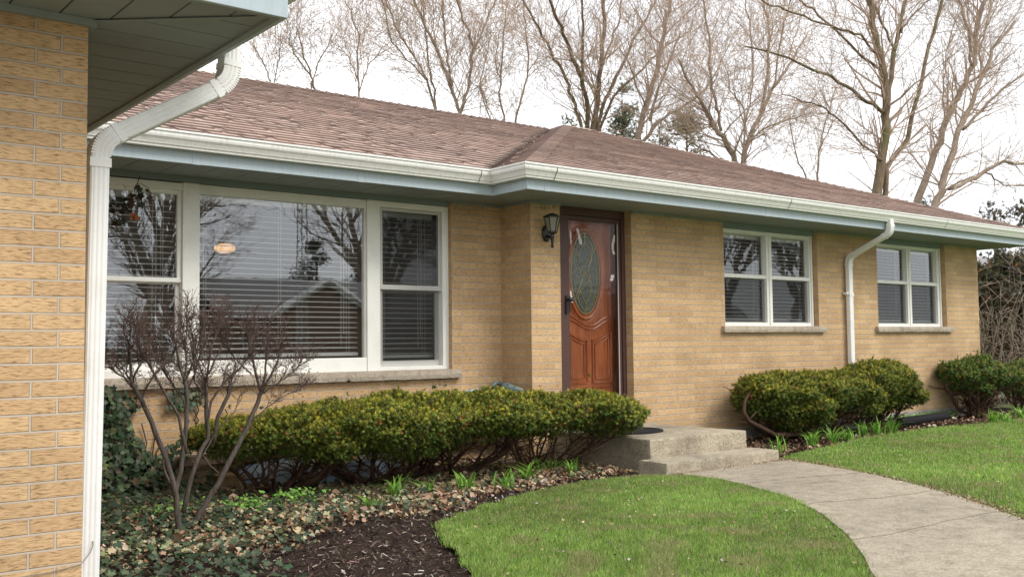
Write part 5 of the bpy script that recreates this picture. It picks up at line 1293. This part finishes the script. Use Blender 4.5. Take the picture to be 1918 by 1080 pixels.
def photo_tree(limbs, Y, label, seed, ppx, bm='bark_far', depth=3, base=True, dens=1.25, minr=.0040, Ls=1.0):
    """limbs: [(points in picture, start px radius, end px radius)] placed at depth Y with their own spread in depth"""
    rnd = random.Random(seed); mt, mc = MB(), MB()
    x0, y0 = limbs[0][0][0]; b = atY(x0, y0, Y); bz = np.array([b[0], b[1], G])
    root = thing('bare_tree', tuple(bz), label, 'tree', 'bare trees behind the house'); top = b.copy()
    dist = np.dot(b, Fv)
    for j, (pts, r0, r1) in enumerate(limbs):
        drift = rnd.uniform(-1, 1)*.012*Y if j else 0; n = len(pts); P3 = []
        for k, (x, y) in enumerate(pts): P3.append(np.array(atY(x, y, Y+drift*k+rnd.uniform(-.05, .05))))
        if j == 0 or base is True and pts[0][1] > y0-25 and abs(pts[0][0]-x0) < 60:
            foot = P3[0].copy(); foot[2] = G-.1; foot[0] = b[0]+(foot[0]-b[0])*.45; foot[1] = b[1]+(foot[1]-b[1])*.3; P3 = [foot]+P3; n += 1
        if P3[-1][2] < 12:    # carry the limb on out of the picture
            ext = P3[-1]-P3[-2]; ext /= np.linalg.norm(ext)
            if pts[-1][1] < 40: P3 += [P3[-1]+ext*1.2, P3[-1]+ext*2.4+np.array([0, 0, .3])]; n += 2
        Q = []
        for a, c_ in zip(P3[:-1], P3[1:]):
            m_ = 4
            for k in range(m_): Q.append(a+(c_-a)*k/m_+np.array([rnd.gauss(0, .02) for _ in range(3)]))
        Q.append(P3[-1]); m_ = len(Q); R0_, R1_ = .85*r0*SC*dist, .85*r1*SC*dist
        rad = [R0_+(R1_-R0_)*k/(m_-1) for k in range(m_)]
        mt.tube(Q, rad, 7 if R0_ > .04 else 5)
        # side branches
        for k in range(m_//5 if j == 0 else 2, m_):
            if Q[k][2] < 1.2: continue
            for _ in range(int(dens*rnd.choice((1, 1, 2, 2))+rnd.random())):
                t_ = Q[k]-Q[k-1]; t_ /= np.linalg.norm(t_)+1e-9; a = np.array([rnd.gauss(0, 1) for _ in range(3)]); a -= t_*np.dot(a, t_); a /= np.linalg.norm(a)+1e-9
                sp = rnd.uniform(.35, 1.0); nd = t_*math.cos(sp)+a*math.sin(sp)
                grow(mc, Q[k], nd, Ls*rnd.uniform(.9, 2.2), max(.010, rad[k]*rnd.uniform(.18, .4)), depth-1, rnd, .05, (2, 3), .6, .12, minr)
    build('trunk', mt, M[bm], root, smooth=True); build('crown', mc, M['twig'], root)
    return root
trees = [
 ([([(512, 165), (497, 125), (473, 83)], 2, 1), ([(512, 165), (520, 120), (530, 70)], 1.5, .8)], 32, 'thin faded bare tree, leftmost above the ridge beside the near downspout', 1, {'dens': 1.8, 'minr': .0065}),
 ([([(592, 175), (582, 143), (566, 95), (555, 50)], 3, 1.2), ([(585, 155), (600, 110), (622, 65)], 2, 1), ([(580, 140), (550, 100), (535, 65)], 1.8, .8)], 31, 'slim bare tree second from the left above the ridge', 2, {'dens': 1.45, 'minr': .0055}),
 ([([(673, 186), (670, 127), (673, 67), (655, 20)], 2.5, 1), ([(672, 170), (690, 120), (722, 85)], 1.8, .8), ([(672, 150), (655, 110), (640, 90)], 1.5, .8)], 30, 'slim bare tree third from the left above the ridge', 3, {'dens': 1.45, 'minr': .0055}),
 ([([(815, 207), (800, 150), (775, 105), (750, 70), (730, 20), (722, 0)], 3, 1.2), ([(817, 205), (812, 160), (803, 127), (797, 60), (790, 0)], 2.6, 1.2), ([(800, 150), (770, 120), (733, 77), (717, 10)], 2, 1)], 27, 'bare tree leaning left with long crossing limbs behind the left wing', 4, {'dens': 1.45, 'minr': .0055}),
 ([([(863, 216), (847, 167), (827, 110), (800, 55), (775, 0)], 4.5, 2), ([(863, 212), (868, 195), (880, 150), (887, 90), (873, 50), (857, 0)], 4.2, 1.6), ([(887, 90), (907, 50), (930, 0)], 2.4, 1.2), ([(845, 160), (837, 100), (830, 33), (827, 0)], 2.8, 1.3), ([(880, 150), (900, 165), (915, 205)], 1, 1)], 24, 'V shaped bare tree with two main limbs rising behind the left roof', 5, {'dens': 1.45, 'minr': .0055}),
 ([([(945, 230), (935, 173), (940, 113), (947, 20), (950, 0)], 2.6, 1.2), ([(938, 150), (928, 120), (935, 60)], 1.4, .8)], 27, 'narrow upright bare tree left of the roof junction', 6, {'dens': 1.45, 'minr': .0055}),
 ([([(963, 234), (977, 183), (990, 133), (987, 83), (983, 33)], 2.8, 1.2), ([(917, 222), (900, 167), (913, 100), (920, 60)], 1.8, .9), ([(990, 133), (1005, 110), (1010, 80)], 1.2, .7)], 26, 'bare tree with twisting stem right above the roof junction', 7, {'dens': 1.45, 'minr': .0055}),
 ([([(1110, 250), (1120, 187), (1123, 133), (1132, 67), (1130, 0)], 7, 3), ([(1090, 242), (1077, 197), (1060, 147), (1040, 110), (1010, 55), (980, 0)], 4.2, 1.6), ([(1102, 246), (1102, 187), (1083, 133), (1070, 97), (1050, 50), (1027, 0)], 6, 2), ([(1117, 248), (1133, 187), (1160, 133), (1187, 77), (1220, 17)], 5, 1.8), ([(1092, 165), (1090, 100), (1093, 43), (1090, 0)], 3.5, 1.6), ([(1123, 242), (1150, 180), (1207, 127), (1235, 95), (1285, 60)], 4, 1.5), ([(1120, 150), (1140, 90), (1160, 40), (1165, 0)], 2.6, 1.2)], 21, 'big bare tree of many upright stems left of centre behind the right wing', 8, {'bm': 'bark_moss', 'dens': 1.2, 'minr': .0045}),
 ([([(1193, 268), (1207, 207), (1227, 143), (1240, 83), (1250, 27), (1256, 0)], 7, 3), ([(1203, 270), (1233, 227), (1279, 200), (1315, 175), (1345, 130)], 5, 1.6), ([(1218, 225), (1233, 167), (1257, 110), (1275, 60)], 3.6, 1.6), ([(1210, 200), (1190, 160), (1180, 120), (1160, 90)], 2, 1)], 20, 'right leaning bare tree with reddish limbs beside the many stemmed tree', 9, {'dens': 1.45, 'minr': .0055}),
 ([([(1385, 318), (1358, 263), (1335, 233), (1311, 187), (1291, 153), (1270, 110)], 8, 2), ([(1390, 318), (1395, 283), (1418, 227), (1448, 167), (1478, 123), (1511, 67)], 8, 1.8), ([(1350, 245), (1341, 187), (1331, 140), (1328, 67), (1318, 0)], 3.4, 1.4), ([(1391, 300), (1395, 233), (1393, 200), (1368, 170), (1360, 130)], 3.2, 1.2), ([(1425, 210), (1438, 140), (1441, 67), (1431, 0)], 4, 1.6), ([(1371, 312), (1338, 290), (1311, 277), (1278, 255)], 3, 1.4), ([(1405, 263), (1428, 243), (1478, 223), (1510, 215)], 2.6, 1.2), ([(1448, 167), (1456, 110), (1468, 50), (1480, 0)], 2.6, 1.2), ([(1395, 233), (1410, 160), (1408, 90), (1400, 20)], 2.2, 1)], 17, 'wide spreading bare tree forking low right of the centre of the roof', 10, {'dens': 1.25, 'minr': .0045}),
 ([([(1530, 345), (1535, 283), (1545, 233), (1565, 167)], 3, 1.2), ([(1515, 340), (1491, 293), (1478, 217)], 2.4, 1), ([(1535, 283), (1555, 240), (1570, 200)], 1.6, .8)], 22, 'thin grey bare tree between the low fork and the mossy trunk', 11, {}),
 ([([(1640, 372), (1651, 300), (1661, 233), (1658, 167), (1651, 117), (1635, 50), (1631, 0)], 12, 5), ([(1655, 372), (1661, 317), (1701, 257), (1721, 173), (1741, 83), (1765, 0)], 7, 2.4), ([(1660, 213), (1611, 180), (1555, 143), (1478, 107), (1395, 87)], 4.8, 1.5), ([(1663, 190), (1675, 100), (1688, 33), (1695, 0)], 6, 3), ([(1651, 112), (1611, 67), (1561, 50), (1485, 23)], 3.2, 1.2), ([(1651, 135), (1611, 100), (1545, 40), (1498, 0)], 3.4, 1.6), ([(1675, 95), (1655, 50), (1631, 0)], 3, 1.6), ([(1621, 275), (1571, 227), (1538, 200), (1465, 177)], 2.6, 1.1), ([(1650, 300), (1635, 285), (1621, 275)], 3, 2.4), ([(1688, 60), (1710, 30), (1740, 0)], 2.6, 1.4)], 13.5, 'tall mossy trunked bare tree at the right with a long bough to the left', 12, {'bm': 'bark_moss', 'dens': 1.3, 'minr': .0042}),
 ([([(1712, 390), (1745, 307), (1771, 227), (1801, 167), (1825, 120), (1828, 50), (1845, 0)], 9, 3.4), ([(1820, 125), (1815, 67), (1805, 30), (1795, 0)], 4, 2), ([(1771, 227), (1765, 170), (1772, 100), (1790, 40)], 2.2, 1.1)], 14.2, 'first of two parallel right leaning bare trunks at the right', 13, {'dens': 1.3, 'minr': .0042}),
 ([([(1745, 400), (1765, 350), (1791, 260), (1818, 200), (1838, 147), (1858, 93), (1900, 40)], 9.5, 3), ([(1805, 243), (1850, 195), (1885, 160), (1925, 138)], 4.2, 2), ([(1778, 355), (1845, 320), (1878, 303), (1925, 307)], 5, 3), ([(1838, 147), (1835, 100), (1850, 40), (1856, 0)], 3, 1.5), ([(1845, 322), (1880, 345), (1925, 350)], 2.2, 1.2)], 13.2, 'second of two parallel right leaning bare trunks, nearest the right edge', 14, {'dens': 1.6, 'minr': .0042}),
]
for limbs, Y, lab, sd_, kw in trees: photo_tree(limbs, Y, lab, sd_, 1, **kw)

# far evergreens behind the bare trees
def conifer(cx_, cy_, h, rad, n, label, seed, cols=((.10, .12, .05), (.16, .17, .08), (.08, .10, .04))):
    r = np.random.default_rng(seed); T = thing('evergreen_tree', (cx_, cy_, G), label, 'tree', 'evergreens behind the house')
    mb = MB(); mb.tube([(cx_, cy_, G-.1), (cx_+.1, cy_, G+h*.5), (cx_, cy_, G+h*.96)], [.2, .12, .03], 7)
    tips_ = []
    rnd = random.Random(seed)
    for k in range(46):
        f = rnd.uniform(.25, 1); a = rnd.uniform(0, 6.28); L = rad*(1.15-f)*rnd.uniform(.7, 1.2); z = G+h*f
        e = np.array([cx_+math.cos(a)*L, cy_+math.sin(a)*L, z+L*rnd.uniform(.05, .4)]); mb.tube([(cx_, cy_, z-.1), (cx_+math.cos(a)*L*.5, cy_+math.sin(a)*L*.5, z), e], [.04, .03, .01], 4, cap=False)
        for t_ in (.45, .7, 1): tips_.append(np.array([cx_, cy_, z])*(1-t_)+e*t_)
    build('trunk', mb, M['bark_far'], T)
    tips_ = np.array(tips_); P = tips_[r.integers(0, len(tips_), n)]+r.normal(0, .22, (n, 3))*[1, 1, .7]; dd = r.normal(0, 1, (n, 3))+[0, 0, .6]
    c = np.array(cols)[r.integers(0, len(cols), n)]*r.uniform(.7, 1.3, (n, 1))
    V, F_, cc_ = scatter(SPR[0], SPR[1], P, rotmats(dd, r.uniform(0, 6.3, n)), r.uniform(2.2, 4.2, n), c)
    nmesh('crown', V, F_, cc_, M['leaf'], T)
for (x, y, Y, rad, n, lab, sd_) in ((1165, 178, 30, 1.6, 3200, 'pale olive pine behind the many stemmed bare tree', 1), (1285, 225, 29, 2.2, 3600, 'pale olive pine just left of the low forking tree', 2), (1075, 225, 34, 1.5, 1500, 'small pale pine showing over the roof junction', 3), (1235, 240, 31, 1.8, 2000, 'low pale pine between the two taller pines', 7)):
    p = atY(x, y, Y); conifer(p[0], p[1], p[2]-G+.3, rad, n, lab, sd_)
for (x, y, Y, rad, n, lab, sd_) in ((1730, 391, 16, .7, 700, 'small evergreen top showing over the far right roof slope', 4), (1862, 408, 14, .45, 450, 'small dark evergreen top near the right end of the roof', 5), (1920, 398, 13, .5, 500, 'reddish evergreen top at the right edge above the gutter', 6)):
    p = atY(x, y, Y); conifer(p[0], p[1], p[2]-G+.2, rad, n, lab, sd_, ((.07, .09, .05), (.13, .10, .07), (.05, .07, .04)))

# ------------------------------------------------------------------ neighbour house beyond the corner
p = atY(1862, 500, 17.5)
NB = thing('neighbour_house', (p[0]+3, 19, G), 'grey roofed neighbour house partly hidden behind the tall evergreens', 'house')
x0, y0 = p[0]-1.5, 17.5
mb = MB(); mb.box(x0, x0+14, y0, y0+8, G-.05, 1.25); build('wall', mb, M['siding'], NB)
mb = MB(); ov = .4; zr = 3.6
for sgn in (0,):
    mb.quad([(x0-ov, y0-ov, 1.2), (x0+14.4, y0-ov, 1.2), (x0+14.4, y0+4, zr), (x0-ov, y0+4, zr)]); mb.quad([(x0-ov, y0+4, zr), (x0+14.4, y0+4, zr), (x0+14.4, y0+8+ov, 1.2), (x0-ov, y0+8+ov, 1.2)])
build('roof', mb, M['roof2'], NB)
mb = MB(); mb.box(x0-ov, x0+14.4, y0-ov-.03, y0-ov, 1.05, 1.2); build('fascia', mb, M['fascia'], NB)
mb = MB(); mb.quad([(x0-.01, y0, 1.2), (x0-.01, y0+8, 1.2), (x0-.01, y0+4, zr-.1)]); build('gable', mb, M['siding'], NB)

# ------------------------------------------------------------------ across the street (seen in the glass)
def far_house(cx_, cy_, w_, label):
    Hh = thing('opposite_house', (cx_, cy_, G), label, 'house', 'houses across the street')
    mb = MB(); mb.box(cx_-w_/2, cx_+w_/2, cy_-7, cy_, G-.05, 1.4); build('wall', mb, M['brick2'], Hh)
    mb = MB(); z0, z1 = 1.35, 3.6
    mb.quad([(cx_-w_/2-.5, cy_+.5, z0), (cx_+w_/2+.5, cy_+.5, z0), (cx_+w_/2+.5, cy_-3.5, z1), (cx_-w_/2-.5, cy_-3.5, z1)]); mb.quad([(cx_-w_/2-.5, cy_-7.5, z0), (cx_+w_/2+.5, cy_-7.5, z0), (cx_+w_/2+.5, cy_-3.5, z1), (cx_-w_/2-.5, cy_-3.5, z1)])
    gx0 = cx_-w_*.18; mb.quad([(gx0-3.2, cy_+1.2, z0), (gx0, cy_+1.2, z1-.3), (gx0, cy_-3.5, z1-.3), (gx0-3.2, cy_-3.5, z0)]); mb.quad([(gx0+3.2, cy_+1.2, z0), (gx0, cy_+1.2, z1-.3), (gx0, cy_-3.5, z1-.3), (gx0+3.2, cy_-3.5, z0)])
    build('roof', mb, M['roof2'], Hh)
    mb = MB(); mb.box(gx0-2.9, gx0+2.9, cy_, cy_+1.0, G-.05, z0); mb.quad([(gx0-2.9, cy_+1.0, z0), (gx0+2.9, cy_+1.0, z0), (gx0, cy_+1.0, z1-.5)]); build('front_bay', mb, M['brick2'], Hh)
    mb = MB()
    for s in (-1, 1): mb.tube([(gx0+s*3.2, cy_+1.22, z0), (gx0, cy_+1.22, z1-.3)], .2, 4)
    build('barge_board', mb, M['white'], Hh)
    for dx in (-w_*.4, w_*.12, w_*.34):
        mb = MB(); mb.box(cx_+dx-.7, cx_+dx+.7, cy_+.005, cy_+.04, -.1, 1.1); f = build('window', mb, M['white'], Hh); mb = MB(); mb.box(cx_+dx-.62, cx_+dx+.62, cy_+.04, cy_+.05, -.02, 1.02); build('pane', mb, M['darkwin'], f)
far_house(27, -30, 15, 'brown brick house with a gabled bay across the street')
far_house(52, -31, 15, 'brown brick house across the street further to the right')
def street_tree(x, y, h, label, seed, r0=.2):
    rnd = random.Random(seed); root = thing('bare_tree', (x, y, G), label, 'tree', 'bare trees across the street'); mt, mc = MB(), MB()
    b = np.array([x, y, G-.1]); pts = [b+np.array([rnd.gauss(0, .04)*k, rnd.gauss(0, .04)*k, h*.28*k/5]) for k in range(6)]
    mt.tube(pts, [r0*(1.2-.35*k/5) for k in range(6)], 8)
    for k in range(6):
        a = 6.28*k/6+rnd.uniform(-.4, .4); d = np.array([math.cos(a)*.5, math.sin(a)*.5, 1.0]); P = [pts[-1]-np.array([0, 0, rnd.uniform(0, .5)])]; q = P[0].copy(); K = 8; L = h*.68*rnd.uniform(.75, 1.05); d /= np.linalg.norm(d)
        rad = [r0*.55*(1-.85*i/K) for i in range(K+1)]
        for i in range(K):
            d = d+np.array([rnd.gauss(0, .09), rnd.gauss(0, .09), .05]); d /= np.linalg.norm(d); q = q+d*L/K; P.append(q.copy())
        mt.tube(P, rad, 6)
        for i in range(2, K+1):
            for _ in range(3):
                a2 = np.array([rnd.gauss(0, 1) for _ in range(3)]); t_ = P[i]-P[i-1]; t_ /= np.linalg.norm(t_); a2 -= t_*np.dot(a2, t_); a2 /= np.linalg.norm(a2); sp = rnd.uniform(.4, .9)
                grow(mc, P[i], t_*math.cos(sp)+a2*math.sin(sp), h*rnd.uniform(.12, .24), max(.02, rad[i]*.5), 2, rnd, .05, (2, 3), .6, .12, .009)
    build('trunk', mt, M['bark_far'], root, smooth=True); build('crown', mc, M['bark_far'], root)
street_tree(13.2, -22, 14, 'large bare tree on the front lawn reflected in the left sash', 1, .26)
street_tree(17.4, -12, 9.5, 'bare tree by the street reflected in the right part of the picture window', 2, .24)
street_tree(15.6, -28, 8, 'bare tree on the left of the opposite house', 3, .22)
street_tree(33, -24, 12, 'bare tree on the right of the opposite house', 4, .25)
street_tree(30, -9, 10, 'bare tree by the street reflected in the small windows', 5, .2)
street_tree(44, -16, 12, 'bare tree farthest right across the street', 6, .25)
street_tree(38, -36, 13, 'tall bare tree behind the opposite house', 7, .25)

# lattice mast and evergreens across the street
p = atY(566, 440, 41.4); mx0, my0 = p[0], 16.4-41.4
mb = MB()
for k in range(3):
    a = 2.1*k; mb.tube([(mx0+.28*math.cos(a), my0+.28*math.sin(a), G), (mx0+.22*math.cos(a), my0+.22*math.sin(a), 9.5)], .03, 5)
for j in range(24):
    z = G+.45*j
    for k in range(3): a, b = 2.1*k, 2.1*(k+1); mb.tube([(mx0+.26*math.cos(a), my0+.26*math.sin(a), z), (mx0+.26*math.cos(b), my0+.26*math.sin(b), z+.45)], .014, 4)
tagit(build('lattice_mast', mb, M['alum'], origin=(mx0, my0, G)), 'tall thin lattice mast reflected in the picture window', 'mast')
conifer(29.5, -40, 7.5, 2.6, 2600, 'dark evergreen behind the opposite house, reflected right of its gable', 51, ((.03, .05, .03), (.05, .06, .03)))
conifer(33.5, -41, 6.5, 2.4, 2200, 'shorter dark evergreen behind the opposite house', 52, ((.03, .05, .03), (.05, .06, .03)))
